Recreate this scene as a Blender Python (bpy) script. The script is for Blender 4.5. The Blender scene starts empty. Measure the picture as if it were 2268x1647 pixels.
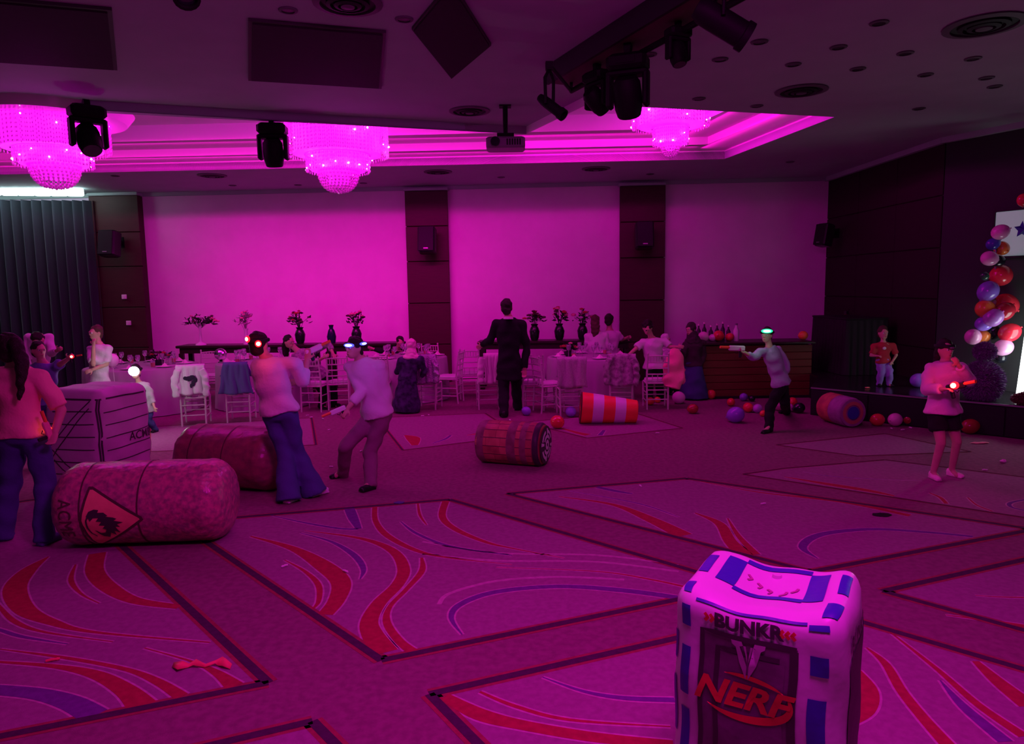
import bpy, bmesh, math, random
from math import sin, cos, pi, sqrt, atan2, radians as R
from mathutils import Vector as V, Matrix as M
import numpy as np
random.seed(7)
SC = bpy.context.scene
COL = SC.collection
# ------------------------------------------------------------------ camera
W, H, F = 2268.0, 1647.0, 1600.0
CAM_Z, PITCH, ROLL = 1.92, math.atan(188 / 1600), 0.015
_r0, _f0 = V((1, 0, 0)), V((0, cos(PITCH), -sin(PITCH)))
_u0 = V((0, sin(PITCH), cos(PITCH)))
CR = cos(ROLL) * _r0 - sin(ROLL) * _u0
CU = sin(ROLL) * _r0 + cos(ROLL) * _u0
CF = _f0
CAM = V((0, 0, CAM_Z))
cd = bpy.data.cameras.new('camera'); cam = bpy.data.objects.new('camera', cd); COL.objects.link(cam)
mw = M.Identity(4)
for i in range(3):
    mw[i][0], mw[i][1], mw[i][2], mw[i][3] = CR[i], CU[i], -CF[i], CAM[i]
cam.matrix_world = mw
cd.sensor_fit = 'HORIZONTAL'; cd.sensor_width = 36; cd.lens = F / W * 36
cd.clip_start = 0.05; cd.clip_end = 100
SC.camera = cam
# world and colour management
wd = bpy.data.worlds.new('world'); SC.world = wd; wd.use_nodes = True
bg = wd.node_tree.nodes['Background']; bg.inputs[0].default_value = (0.46, 0.24, 0.62, 1); bg.inputs[1].default_value = 0.036
vs = SC.view_settings; vs.view_transform = 'Standard'; vs.look = 'None'; vs.gamma = 1; vs.exposure = 0; vs.use_curve_mapping = False

def light(name, kind, loc, power, col, aim=None, size=None, sy=None, spot=None, radius=None, spread=None):
    l = bpy.data.lights.new(name, kind); o = bpy.data.objects.new(name, l); COL.objects.link(o)
    o.location = loc; l.energy = power; l.color = col
    if size and kind == 'AREA':
        l.size = size
        if sy: l.shape = 'RECTANGLE'; l.size_y = sy
    if radius is not None: l.shadow_soft_size = radius
    if spread: l.spread = R(spread)
    if spot: l.spot_size = R(spot[0]); l.spot_blend = spot[1]
    if aim is not None:
        o.rotation_euler = (V(aim) - V(loc)).to_track_quat('-Z', 'Y').to_euler()
    return o
MAG = (1.0, 0.0, 0.56)
VIO = (1.0, 0.008, 0.80)
ZC, ZT, ZN = 3.96, 4.45, 4.06     # tray lip, tray top, near ceiling
# cove light lines in the ceiling tray and the party wash over the stage side, plus added fills
light('cove_light_far', 'AREA', (-3.7, 10.75, 4.26), 38, MAG, aim=(-3.6, 14.9, 1.55), size=6.2, sy=0.12, spread=62)
FACE = (1.0, 0.0, .62)
light('cove_strip_low', 'AREA', (-3.6, 12.03, 4.055), 15, FACE, aim=(-3.58, 13.0, 4.05), size=12.0, sy=0.03, spread=100)
light('cove_strip_low_right', 'AREA', (1.6, 11.84, 4.055), 2.6, FACE, aim=(1.64, 12.9, 4.05), size=2.8, sy=0.03, spread=100)
light('cove_strip_mid', 'AREA', (-3.6, 11.45, 4.175), 10, FACE, aim=(-3.58, 12.4, 4.17), size=12.0, sy=0.03, spread=100)
light('cove_strip_mid_right', 'AREA', (1.4, 11.27, 4.175), 2.0, FACE, aim=(1.44, 12.3, 4.17), size=2.6, sy=0.03, spread=100)
light('cove_strip_side_low', 'AREA', (3.30, 10.6, 4.055), 5.0, FACE, aim=(4.3, 10.78, 4.05), size=2.8, sy=0.03, spread=100)
light('cove_strip_side_mid', 'AREA', (2.86, 10.4, 4.175), 4.0, FACE, aim=(3.9, 10.58, 4.17), size=2.6, sy=0.03, spread=100)
light('added_tray_fill', 'AREA', (-1.6, 9.9, 4.40), 110, (1.0, 0.01, .62), aim=(-1.6, 9.95, 0), size=8.0, sy=0.5)  # added fill brightening floor and tabletops below the tray
light('party_wash', 'AREA', (0.85, 1.72, 3.95), 120, VIO, aim=(0.9, 2.6, 0.3), size=1.2, sy=0.8)
light('added_hall_fill', 'AREA', (-0.9, 4.0, 3.95), 22, (1.0, 0.075, 0.72), aim=(-0.9, 5.0, 0), size=2.6, sy=1.2)  # added fill for the hall, placed just out of view

# ------------------------------------------------------------------ pixel helpers
def ray(px, py): return CF + CR * ((px - W / 2) / F) - CU * ((py - H / 2) / F)
def G(px, py, z=0.0):
    d = ray(px, py); return CAM + d * ((z - CAM_Z) / d.z)
def P(px, py, Y):
    d = ray(px, py); return CAM + d * (Y / d.y)
def proj(p):
    q = V(p) - CAM; z = q.dot(CF)
    return (W / 2 + F * q.dot(CR) / z, H / 2 - F * q.dot(CU) / z)

# ------------------------------------------------------------------ materials
MATS = {}
def mat(name, col, rough=0.6, metal=0.0, spec=0.3, var=0.0, vscale=8.0, bump=0.0, bscale=40.0, emit=None, es=0.0, col2=None, sheen=0.0, trans=0.0, alpha=None, coat=0.0):
    if name in MATS: return MATS[name]
    m = bpy.data.materials.new(name); m.use_nodes = True; nt = m.node_tree; n = nt.nodes; L = nt.links
    b = n['Principled BSDF']
    b.inputs['Base Color'].default_value = (*col, 1); b.inputs['Roughness'].default_value = rough
    b.inputs['Metallic'].default_value = metal; b.inputs['Specular IOR Level'].default_value = spec
    if sheen: b.inputs['Sheen Weight'].default_value = sheen
    if trans: b.inputs['Transmission Weight'].default_value = trans
    if coat: b.inputs['Coat Weight'].default_value = coat
    if alpha is not None: b.inputs['Alpha'].default_value = alpha
    tc = n.new('ShaderNodeTexCoord')
    if var > 0 or col2:
        t = n.new('ShaderNodeTexNoise'); t.inputs['Scale'].default_value = vscale; t.inputs['Detail'].default_value = 4
        L.new(tc.outputs['Object'], t.inputs['Vector'])
        mx = n.new('ShaderNodeMixRGB'); c2 = col2 if col2 else tuple(max(0, c * (1 - var)) for c in col)
        mx.inputs[1].default_value = (*col, 1); mx.inputs[2].default_value = (*c2, 1)
        rp = n.new('ShaderNodeValToRGB'); rp.color_ramp.elements[0].position = 0.35; rp.color_ramp.elements[1].position = 0.65
        L.new(t.outputs['Fac'], rp.inputs['Fac']); L.new(rp.outputs['Color'], mx.inputs[0])
        L.new(mx.outputs[0], b.inputs['Base Color'])
    if bump > 0:
        t2 = n.new('ShaderNodeTexNoise'); t2.inputs['Scale'].default_value = bscale; t2.inputs['Detail'].default_value = 3
        L.new(tc.outputs['Object'], t2.inputs['Vector'])
        bp = n.new('ShaderNodeBump'); bp.inputs['Strength'].default_value = bump; bp.inputs['Distance'].default_value = 0.02
        L.new(t2.outputs['Fac'], bp.inputs['Height']); L.new(bp.outputs['Normal'], b.inputs['Normal'])
    if emit:
        b.inputs['Emission Color'].default_value = (*emit, 1); b.inputs['Emission Strength'].default_value = es
    MATS[name] = m
    return m

def wood(name, c1, c2, rough=0.5, sx=1.2, sz=14.0):
    m = mat(name, c1, rough); nt = m.node_tree; n = nt.nodes; L = nt.links; b = n['Principled BSDF']
    tc = n['Texture Coordinate']; mp = n.new('ShaderNodeMapping'); mp.inputs['Scale'].default_value = (sx, sx, sz)
    t = n.new('ShaderNodeTexNoise'); t.inputs['Scale'].default_value = 3; t.inputs['Detail'].default_value = 6
    mx = n.new('ShaderNodeMixRGB'); mx.inputs[1].default_value = (*c1, 1); mx.inputs[2].default_value = (*c2, 1)
    L.new(tc.outputs['Object'], mp.inputs['Vector']); L.new(mp.outputs[0], t.inputs['Vector'])
    L.new(t.outputs['Fac'], mx.inputs[0]); L.new(mx.outputs[0], b.inputs['Base Color'])
    return m

# ------------------------------------------------------------------ mesh builder
class MB:
    def __init__(s): s.v = []; s.f = []; s.mi = []; s.cur = 0
    def add(s, vs, fs):
        b = len(s.v); s.v.extend([tuple(p) for p in vs]); s.f.extend([tuple(b + i for i in f) for f in fs]); s.mi.extend([s.cur] * len(fs)); return s
    def box(s, c, d, rot=None, yaw=0.0):
        x, y, z = d[0] / 2, d[1] / 2, d[2] / 2
        m = rot if rot is not None else M.Rotation(yaw, 3, 'Z')
        c = V(c)
        vs = [c + m @ V((a * x, b * y, e * z)) for e in (-1, 1) for a, b in ((-1, -1), (1, -1), (1, 1), (-1, 1))]
        return s.add(vs, [(3, 2, 1, 0), (4, 5, 6, 7), (0, 1, 5, 4), (1, 2, 6, 5), (2, 3, 7, 6), (3, 0, 4, 7)])
    def bevbox(s, c, d, r, yaw=0.0, rot=None):
        # box whose vertical and horizontal edges are chamfered
        x, y, z = d[0] / 2, d[1] / 2, d[2] / 2; m = rot if rot is not None else M.Rotation(yaw, 3, 'Z'); c = V(c)
        prof = [(-z, -r), (-z + r, 0), (z - r, 0), (z, -r)]
        rings = []
        for zz, o in prof:
            a, b = x + o, y + o
            pts = [(-a + r, -b), (a - r, -b), (a, -b + r), (a, b - r), (a - r, b), (-a + r, b), (-a, b - r), (-a, -b + r)]
            rings.append([c + m @ V((p[0], p[1], zz)) for p in pts])
        vs = [p for rg in rings for p in rg]; fs = []
        for i in range(3):
            for j in range(8):
                k = (j + 1) % 8; fs.append((i * 8 + j, i * 8 + k, i * 8 + 8 + k, i * 8 + 8 + j))
        fs.append(tuple(range(7, -1, -1))); fs.append(tuple(range(24, 32)))
        return s.add(vs, fs)
    def tube(s, pts, rad, n=10, ref=None, flat=None, cap=True):
        pts = [V(p) for p in pts]; k = len(pts)
        if not hasattr(rad, '__len__'): rad = [rad] * k
        tang = []
        for i in range(k):
            a = pts[max(0, i - 1)]; b = pts[min(k - 1, i + 1)]; t = b - a
            tang.append(t.normalized() if t.length > 1e-9 else V((0, 0, 1)))
        up = V(ref) if ref is not None else (V((0, 0, 1)) if abs(tang[0].z) < 0.9 else V((1, 0, 0)))
        vs = []; fs = []
        for i in range(k):
            t = tang[i]; a = (up - t * up.dot(t))
            if a.length < 1e-6: a = V((1, 0, 0)) - t * t.x
            a.normalize(); b = t.cross(a); up = a if ref is None else up
            rr = rad[i]; ra, rb = (rr, rr) if not hasattr(rr, '__len__') else rr
            for j in range(n):
                an = 2 * pi * j / n; vs.append(pts[i] + a * (ra * cos(an)) + b * (rb * sin(an)))
        for i in range(k - 1):
            for j in range(n):
                q = (j + 1) % n; fs.append((i * n + j, i * n + q, i * n + n + q, i * n + n + j))
        if cap:
            fs.append(tuple(range(n - 1, -1, -1))); fs.append(tuple(range((k - 1) * n, k * n)))
        return s.add(vs, fs)
    def limb(s, a, b, ra, rb, n=12):
        # tapered capsule
        a, b = V(a), V(b); s.ell(a, (ra, ra, ra), n=n, m=7); s.ell(b, (rb, rb, rb), n=n, m=7)
        return s.tube([a, (a + b) / 2, b], [ra, (ra + rb) / 2 * 1.03, rb], n=n)
    def ell(s, c, r, n=14, m=9, rot=None):
        c = V(c); mm = rot if rot is not None else M.Identity(3); vs = []; fs = []
        vs.append(c + mm @ V((0, 0, -r[2])))
        for i in range(1, m):
            ph = -pi / 2 + pi * i / m
            for j in range(n):
                an = 2 * pi * j / n; vs.append(c + mm @ V((r[0] * cos(ph) * cos(an), r[1] * cos(ph) * sin(an), r[2] * sin(ph))))
        vs.append(c + mm @ V((0, 0, r[2])))
        for j in range(n):
            fs.append((0, 1 + (j + 1) % n, 1 + j))
        for i in range(m - 2):
            for j in range(n):
                q = (j + 1) % n; fs.append((1 + i * n + j, 1 + i * n + q, 1 + i * n + n + q, 1 + i * n + n + j))
        t = len(vs) - 1; b0 = 1 + (m - 2) * n
        for j in range(n): fs.append((b0 + j, b0 + (j + 1) % n, t))
        return s.add(vs, fs)
    def lathe(s, prof, c=(0, 0, 0), n=20, cap=True, rot=None, ripple=None):
        # prof: list of (radius, z)
        c = V(c); mm = rot if rot is not None else M.Identity(3); vs = []; fs = []
        for i, (r, z) in enumerate(prof):
            for j in range(n):
                an = 2 * pi * j / n; rr = r * (1 + (ripple(an, i) if ripple else 0))
                vs.append(c + mm @ V((rr * cos(an), rr * sin(an), z)))
        k = len(prof)
        for i in range(k - 1):
            for j in range(n):
                q = (j + 1) % n; fs.append((i * n + j, i * n + q, i * n + n + q, i * n + n + j))
        if cap:
            if prof[0][0] > 1e-6: fs.append(tuple(range(n - 1, -1, -1)))
            if prof[-1][0] > 1e-6: fs.append(tuple(range((k - 1) * n, k * n)))
        return s.add(vs, fs)
    def prism(s, poly, z0, z1):
        k = len(poly); vs = [(p[0], p[1], z0) for p in poly] + [(p[0], p[1], z1) for p in poly]
        fs = [tuple(range(k - 1, -1, -1)), tuple(range(k, 2 * k))]
        for i in range(k):
            j = (i + 1) % k; fs.append((i, j, k + j, k + i))
        return s.add(vs, fs)
    def grid(s, fn, nu, nv):
        vs = [fn(i / nu, j / nv) for j in range(nv + 1) for i in range(nu + 1)]; w = nu + 1
        return s.add(vs, [(j * w + i, j * w + i + 1, (j + 1) * w + i + 1, (j + 1) * w + i) for j in range(nv) for i in range(nu)])
    def mesh(s, name):
        me = bpy.data.meshes.new(name); me.from_pydata(s.v, [], s.f); me.update(); return me
    def build(s, name, m, parent=None, smooth=True, fixn=True):
        me = s.mesh(name)
        if fixn:
            bm = bmesh.new(); bm.from_mesh(me); bmesh.ops.recalc_face_normals(bm, faces=bm.faces); bm.to_mesh(me); bm.free()
        for x in (m if isinstance(m, (list, tuple)) else [m]): me.materials.append(x)
        if isinstance(m, (list, tuple)): me.polygons.foreach_set('material_index', s.mi)
        o = bpy.data.objects.new(name, me); COL.objects.link(o)
        if smooth:
            me.polygons.foreach_set('use_smooth', [True] * len(me.polygons))
            if smooth is not True: me.set_sharp_from_angle(angle=R(smooth))
            else: me.set_sharp_from_angle(angle=R(40))
        if parent is not None:
            o.parent = parent
        return o

def setp(o, label=None, cat=None, group=None, kind=None):
    if label: o['label'] = label
    if cat: o['category'] = cat
    if group: o['group'] = group
    if kind: o['kind'] = kind
    return o
def thing(name, label, cat, loc=(0, 0, 0), yaw=0.0, group=None):
    o = bpy.data.objects.new(name, None); COL.objects.link(o); o.empty_display_size = 0.1
    o.location = loc; o.rotation_euler = (0, 0, yaw)
    return setp(o, label, cat, group)
def copy_tree(o, parent=None):
    c = o.copy(); COL.objects.link(c)
    if parent is not None: c.parent = parent
    for ch in list(o.children): copy_tree(ch, c)
    return c
def place(o, loc, yaw=0.0, label=None, group=None, scale=None):
    o.location = loc; o.rotation_euler = (0, 0, yaw)
    if label: o['label'] = label
    if group: o['group'] = group
    if scale: o.scale = (scale, scale, scale)
    return o
def struct(o): o['kind'] = 'structure'; return o

def remesh(mb, voxel, smooth_it=2, wob=0.0, wf=12.0, seed=0):
    me = mb.mesh('tmp'); ob = bpy.data.objects.new('tmp', me); COL.objects.link(ob)
    r = ob.modifiers.new('r', 'REMESH'); r.mode = 'VOXEL'; r.voxel_size = voxel; r.use_smooth_shade = True
    if smooth_it:
        sm = ob.modifiers.new('s', 'SMOOTH'); sm.factor = 0.5; sm.iterations = smooth_it
    dg = bpy.context.evaluated_depsgraph_get(); dg.update()
    out = bpy.data.meshes.new_from_object(ob.evaluated_get(dg))
    bpy.data.objects.remove(ob); bpy.data.meshes.remove(me)
    if wob:
        n = len(out.vertices); co = np.empty(n * 3, np.float32); out.vertices.foreach_get('co', co); no = np.empty(n * 3, np.float32)
        out.vertices.foreach_get('normal', no); co = co.reshape(-1, 3); no = no.reshape(-1, 3)
        a = co * wf + seed
        d = (np.sin(a[:, 0] * 1.7 + 2 * np.sin(a[:, 2] * 1.1)) + np.sin(a[:, 2] * 2.3 + 1.5 * np.sin(a[:, 1] * 1.9 + a[:, 0])) + 0.6 * np.sin(a[:, 1] * 3.1 + a[:, 2] * 2.7)) * wob * 0.5
        co += no * d[:, None]; out.vertices.foreach_set('co', co.ravel()); out.update()
    out.polygons.foreach_set('use_smooth', [True] * len(out.polygons))
    return out
def meshobj(name, me, m, parent=None):
    me.materials.clear(); me.materials.append(m); me.name = name
    o = bpy.data.objects.new(name, me); COL.objects.link(o)
    if parent is not None: o.parent = parent
    return o

def text_mesh(body, size=1.0, bold=0.0, shear=0.0, space=1.0):
    cu = bpy.data.curves.new('t', 'FONT'); cu.body = body; cu.size = size; cu.offset = bold; cu.shear = shear
    cu.space_character = space; cu.align_x = 'CENTER'; cu.align_y = 'CENTER'; cu.resolution_u = 3
    ob = bpy.data.objects.new('t', cu); COL.objects.link(ob)
    dg = bpy.context.evaluated_depsgraph_get(); dg.update()
    me = bpy.data.meshes.new_from_object(ob.evaluated_get(dg))
    bm = bmesh.new(); bm.from_mesh(me); bmesh.ops.triangulate(bm, faces=bm.faces)
    for _ in range(2):
        bmesh.ops.subdivide_edges(bm, edges=[e for e in bm.edges if e.calc_length() > size * 0.22], cuts=1)
        bmesh.ops.triangulate(bm, faces=bm.faces)
    bm.verts.index_update()
    vs = [v.co.copy() for v in bm.verts]; fs = [tuple(v.index for v in f.verts) for f in bm.faces]
    bm.free(); bpy.data.objects.remove(ob); bpy.data.curves.remove(cu); bpy.data.meshes.remove(me)
    xs = [v.x for v in vs]; ys = [v.y for v in vs]; cx = (min(xs) + max(xs)) / 2; cy = (min(ys) + max(ys)) / 2
    return [(v.x - cx, v.y - cy) for v in vs], fs, (max(xs) - min(xs), max(ys) - min(ys))
# ================================================================== STRUCTURE
def BWY(x): return 14.83 - 0.06 * x           # face of the back wall
BW_ANG = math.atan(-0.06)
m_wall = mat('wall_cream_paper', (0.78, 0.60, 0.76), 0.8, var=0.05, vscale=3, bump=0.06, bscale=120)
m_ceil = mat('ceiling_plaster', (0.38, 0.48, 0.46), 0.85, var=0.06, vscale=2.5, bump=0.05, bscale=60)
m_tray = mat('tray_white_paint', (0.80, 0.78, 0.80), 0.7)
m_dwood = wood('dark_walnut_panel', (0.075, 0.028, 0.026), (0.045, 0.016, 0.018), 0.55)
m_dwood2 = wood('dark_stage_panel', (0.024, 0.012, 0.015), (0.016, 0.008, 0.010), 0.75)
m_black = mat('black_matte', (0.012, 0.011, 0.014), 0.65)
m_blackg = mat('black_satin', (0.014, 0.013, 0.016), 0.35, spec=0.4)
m_dgreen = mat('dark_grey_stage_wall', (0.030, 0.036, 0.034), 0.8)
m_white = mat('white_plastic', (0.8, 0.8, 0.8), 0.4)
m_grey = mat('grey_metal', (0.30, 0.30, 0.32), 0.4, metal=0.5)

# ---------------- carpet: one floor mesh whose woven pattern is cut into its faces
m_band = mat('carpet_band', (0.29, 0.12, 0.19), 0.95, spec=0.05, var=0.22, vscale=22, bump=0.25, bscale=220)
m_panel = mat('carpet_panel', (0.36, 0.165, 0.285), 0.95, spec=0.05, var=0.16, vscale=26, bump=0.25, bscale=220)
m_cred = mat('carpet_red', (0.44, 0.03, 0.07), 0.95, spec=0.05, var=0.2, vscale=26, bump=0.25, bscale=220)
m_cvio = mat('carpet_violet', (0.19, 0.05, 0.30), 0.95, spec=0.05, var=0.2, vscale=26, bump=0.25, bscale=220)
m_cdark = mat('carpet_border', (0.085, 0.03, 0.085), 0.95, spec=0.05, var=0.2, vscale=26, bump=0.25, bscale=220)
m_cline = mat('carpet_pale_line', (0.60, 0.33, 0.48), 0.95, spec=0.05, var=0.2, vscale=26, bump=0.25, bscale=220)
m_cfringe = mat('carpet_fringe', (0.36, 0.06, 0.09), 0.95, spec=0.05, var=0.2, vscale=26, bump=0.25, bscale=220)
fl = MB()
fl.cur = 0; fl.add([(-13, -1, 0), (9.5, -1, 0), (9.5, 15.4, 0), (-13, 15.4, 0)], [(0, 1, 2, 3)])
def gp(p, z): q = G(*p); return (q.x, q.y, z)
def crsp(pts, n=7):
    out = []; k = len(pts)
    for i in range(k - 1):
        p0, p1, p2, p3 = pts[max(0, i - 1)], pts[i], pts[i + 1], pts[min(k - 1, i + 2)]
        for j in range(n):
            t = j / n
            out.append(tuple(0.5 * (2 * b + (c - a) * t + (2 * a - 5 * b + 4 * c - d) * t * t + (3 * b - a - 3 * c + d) * t ** 3) for a, b, c, d in zip(p0, p1, p2, p3)))
    out.append(tuple(pts[-1])); return out
def floor_ribbon(pts, z, mi, grow=0.0):
    # pts: (x, y, half width) in world metres
    vs = []; fs = []; k = len(pts)
    for i in range(k):
        a = pts[max(0, i - 1)]; b = pts[min(k - 1, i + 1)]
        t = V((b[0] - a[0], b[1] - a[1])); t = t.normalized() if t.length > 1e-9 else V((1, 0)); nn = V((-t.y, t.x)); w = max(0.004, pts[i][2]) + grow
        vs += [(pts[i][0] + nn.x * w, pts[i][1] + nn.y * w, z), (pts[i][0] - nn.x * w, pts[i][1] - nn.y * w, z)]
    for i in range(k - 1): fs.append((2 * i, 2 * i + 1, 2 * i + 3, 2 * i + 2))
    fl.cur = mi; fl.add(vs, fs)
PANELS = [
    [(393, 1157), (845, 1462), (1648, 1297), (996, 1106)],
    [(595, 1512), (150, 1096), (-700, 1215), (-1100, 1850)],
    [(692, 1597), (-300, 1832), (200, 2600), (1250, 2160)],
    [(951, 1537), (1799, 1345), (2600, 1579), (2300, 2600), (1700, 2300)],
    [(1955, 1309), (2700, 1143), (3600, 1340), (2900, 1570)],
    [(1123, 1093), (1521, 1059), (2290, 1172), (1796, 1266)],
    [(1646, 1050), (1737, 1037), (1960, 1018), (2700, 1110), (2400, 1166)],
    [(892, 997), (1150, 965), (1075, 915), (835, 925)],
    [(1300, 970), (1512, 948), (1400, 912), (1160, 935)],
    [(330, 1000), (700, 985), (690, 925), (330, 945)],
    [(1720, 985), (1960, 960), (2150, 1000), (1900, 1010)],
]
for pl in PANELS:
    q = [gp(p, 0.0006) for p in pl]; fl.cur = 1; fl.add(q, [tuple(range(len(q)))])
for pi_, pl in enumerate(PANELS):
    k = len(pl)
    for i in range(k):
        a, b = G(*pl[i]), G(*pl[(i + 1) % k]); t = (b - a).normalized()
        wd_ = 0.024 if pi_ < 6 else 0.012
        n_ = max(2, int((b - a).length / 0.5))
        seg = [(*(a + (b - a) * (j / n_)).xy, wd_) for j in range(n_ + 1)]
        if a.y < 12 and b.y < 12:
            floor_ribbon(seg, 0.0012, 6, 0.022 if pi_ < 6 else .012); floor_ribbon(seg, 0.0024, 4, 0.0)
def swirl(src, mi, pts):
    # pts in (x, y, width) of a photo detail: src = (origin x, origin y, scale)
    ox, oy, s = src; w = []
    for (x, y, wd_) in crsp([tuple(map(float, p)) for p in pts]):
        px, py = ox + x / s, oy + y / s; g = G(px, py)
        w.append((g.x, g.y, abs(wd_) / s * g.y / F / 2 * 1.25))
    # re-measure widths along the perpendicular on the ground
    floor_ribbon(w, 0.0009, 5, 0.011); floor_ribbon(w, 0.0018, mi)
A1 = (0, 1050, 2.0); A2 = (900, 1000, 1.658); A3 = (1500, 1000, 2.953); A4 = (650, 880, 2.268)
RED, VIO_ = 2, 3
for src, mi, pts in [
    (A1, RED, [(1110, 275, 8), (1300, 330, 34), (1440, 410, 70), (1510, 480, 72), (1490, 560, 64), (1440, 622, 60)]),
    (A1, RED, [(1260, 380, 4), (1350, 430, 14), (1410, 490, 22), (1412, 560, 18), (1388, 595, 10)]),
    (A1, RED, [(1350, 250, 4), (1600, 285, 20), (1740, 340, 36), (1788, 420, 46), (1760, 490, 48), (1680, 570, 56), (1636, 650, 66), (1650, 710, 80), (1705, 790, 100)]),
    (A1, RED, [(1868, 370, 10), (1868, 430, 24), (1800, 510, 20), (1725, 590, 20), (1715, 660, 30), (1770, 740, 36), (1835, 790, 44)]),
    (A1, RED, [(1660, 145, 18), (1665, 210, 20), (1720, 275, 26), (1850, 340, 22), (2000, 372, 10), (2268, 400, 4)]),
    (A1, RED, [(1975, 118, 26), (1960, 190, 26), (2020, 245, 26), (2150, 300, 20), (2268, 328, 10), (2500, 372, 4)]),
    (A1, RED, [(1850, 120, 6), (1860, 180, 10), (1890, 225, 4)]),
    (A1, VIO_, [(1190, 180, 4), (1350, 215, 12), (1500, 240, 16), (1585, 243, 14)]),
    (A1, VIO_, [(1545, 145, 36), (1565, 195, 36), (1590, 242, 20)]),
    (A1, VIO_, [(1330, 260, 4), (1470, 300, 14), (1570, 360, 24), (1610, 420, 20), (1595, 465, 4)]),
    (A1, VIO_, [(1775, 210, 4), (1850, 265, 14), (2000, 320, 14), (2268, 360, 6)]),
    (A2, VIO_, [(205, 672, 4), (165, 610, 16), (200, 560, 24), (330, 515, 26), (560, 495, 26), (800, 510, 30), (1010, 538, 30)]),
    (A2, 5, [(120, 560, 2), (160, 520, 3), (330, 475, 3), (560, 460, 3), (800, 470, 2)]),
    (A2, RED, [(330, 425, 2), (700, 440, 6), (900, 470, 10), (1060, 505, 12)]),
    (A2, 5, [(60, 375, 2), (330, 400, 4), (700, 405, 4), (1000, 440, 3)]),
    (A2, 5, [(60, 330, 2), (330, 372, 3), (700, 380, 3), (1000, 415, 3)]),
    (A1, RED, [(215, 365, 6), (120, 430, 60), (66, 510, 76), (110, 600, 66), (230, 655, 40), (420, 700, 16), (930, 745, 8)]),
    (A1, RED, [(432, 350, 56), (420, 430, 60), (480, 500, 60), (600, 560, 46), (795, 588, 34)]),
    (A1, RED, [(335, 400, 6), (315, 470, 18), (360, 530, 10), (440, 572, 3)]),
    (A1, RED, [(-60, 520, 10), (0, 590, 14), (70, 655, 20), (200, 700, 12), (500, 742, 4)]),
    (A1, VIO_, [(-80, 670, 14), (0, 690, 16), (100, 720, 16), (300, 752, 4)]),
    (A1, RED, [(-120, 826, 10), (0, 832, 14), (250, 852, 26), (430, 890, 50), (560, 960, 72), (632, 1030, 100)]),
    (A1, RED, [(0, 775, 4), (300, 815, 18), (560, 865, 22), (700, 920, 36), (805, 985, 50)]),
    (A1, RED, [(640, 770, 4), (850, 830, 12), (960, 880, 34), (1040, 940, 66)]),
    (A1, VIO_, [(-120, 950, 60), (0, 956, 64), (180, 975, 70), (320, 1015, 84), (420, 1070, 96)]),
    (A2, RED, [(270, 882, 10), (400, 935, 16), (600, 985, 14), (970, 1010, 4)]),
    (A2, RED, [(140, 900, 40), (270, 965, 60), (430, 1005, 50), (700, 1050, 50), (980, 1075, 40)]),
    (A2, VIO_, [(500, 828, 4), (650, 880, 14), (800, 905, 22), (985, 912, 26)]),
    (A2, RED, [(1690, 720, 6), (1760, 780, 26), (1820, 880, 34), (1900, 980, 40), (1990, 1080, 50)]),
    (A2, RED, [(1655, 800, 20), (1675, 870, 90), (1655, 940, 100), (1600, 1000, 50)]),
    (A2, RED, [(1760, 650, 4), (1950, 800, 18), (2100, 930, 30), (2268, 1045, 40)]),
    (A2, RED, [(2090, 770, 22), (2180, 850, 50), (2290, 935, 70)]),
    (A2, VIO_, [(1960, 840, 4), (2050, 940, 34), (2200, 1065, 50)]),
    (A2, RED, [(560, 165, 6), (760, 195, 20), (900, 250, 44), (1020, 308, 60)]),
    (A2, RED, [(1060, 225, 6), (1150, 265, 30), (1190, 330, 40), (1250, 388, 60)]),
    (A2, RED, [(1180, 245, 4), (1220, 310, 16), (1285, 378, 26)]),
    (A2, VIO_, [(700, 130, 20), (770, 145, 20), (830, 155, 10)]),
    (A2, VIO_, [(600, 145, 4), (850, 190, 8), (1000, 240, 4)]),
    (A2, VIO_, [(1510, 392, 4), (1455, 350, 24), (1520, 305, 26), (1700, 285, 22), (1900, 295, 18), (2080, 312, 18)]),
    (A2, RED, [(1080, 110, 4), (1300, 150, 10), (1600, 185, 20), (1850, 235, 26)]),
    (A2, RED, [(1980, 600, 4), (2150, 622, 16), (2290, 645, 28)]),
    (A3, RED, [(700, 165, 10), (1000, 215, 50), (1250, 255, 50), (1420, 290, 20)]),
    (A3, RED, [(1650, 270, 10), (1720, 300, 20), (1760, 340, 20)]),
    (A3, VIO_, [(2300, 390, 20), (2190, 365, 20), (2180, 335, 20), (2300, 310, 14)]),
    (A4, VIO_, [(700, 230, 8), (760, 210, 14), (790, 190, 10)]),
    (A4, RED, [(870, 190, 6), (930, 180, 20), (960, 160, 10)]),
    (A3, VIO_, [(820, 130, 4), (1000, 160, 10), (1300, 180, 8), (1600, 190, 4)]),
    (A3, RED, [(1900, 300, 6), (1960, 350, 12), (2060, 390, 14)]),
    (A3, RED, [(1950, 940, 6), (2100, 950, 10), (2300, 955, 14)]),
    (A4, RED, [(560, 190, 10), (600, 205, 56), (610, 240, 26)]),
    (A4, RED, [(1330, 150, 8), (1430, 178, 30), (1480, 188, 40)]),
    (A4, VIO_, [(1560, 165, 14), (1540, 190, 20)]),
]: swirl(src, mi, pts)
floor = fl.build('floor', [m_band, m_panel, m_cred, m_cvio, m_cdark, m_cline, m_cfringe], smooth=False, fixn=False)
struct(floor)

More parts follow.
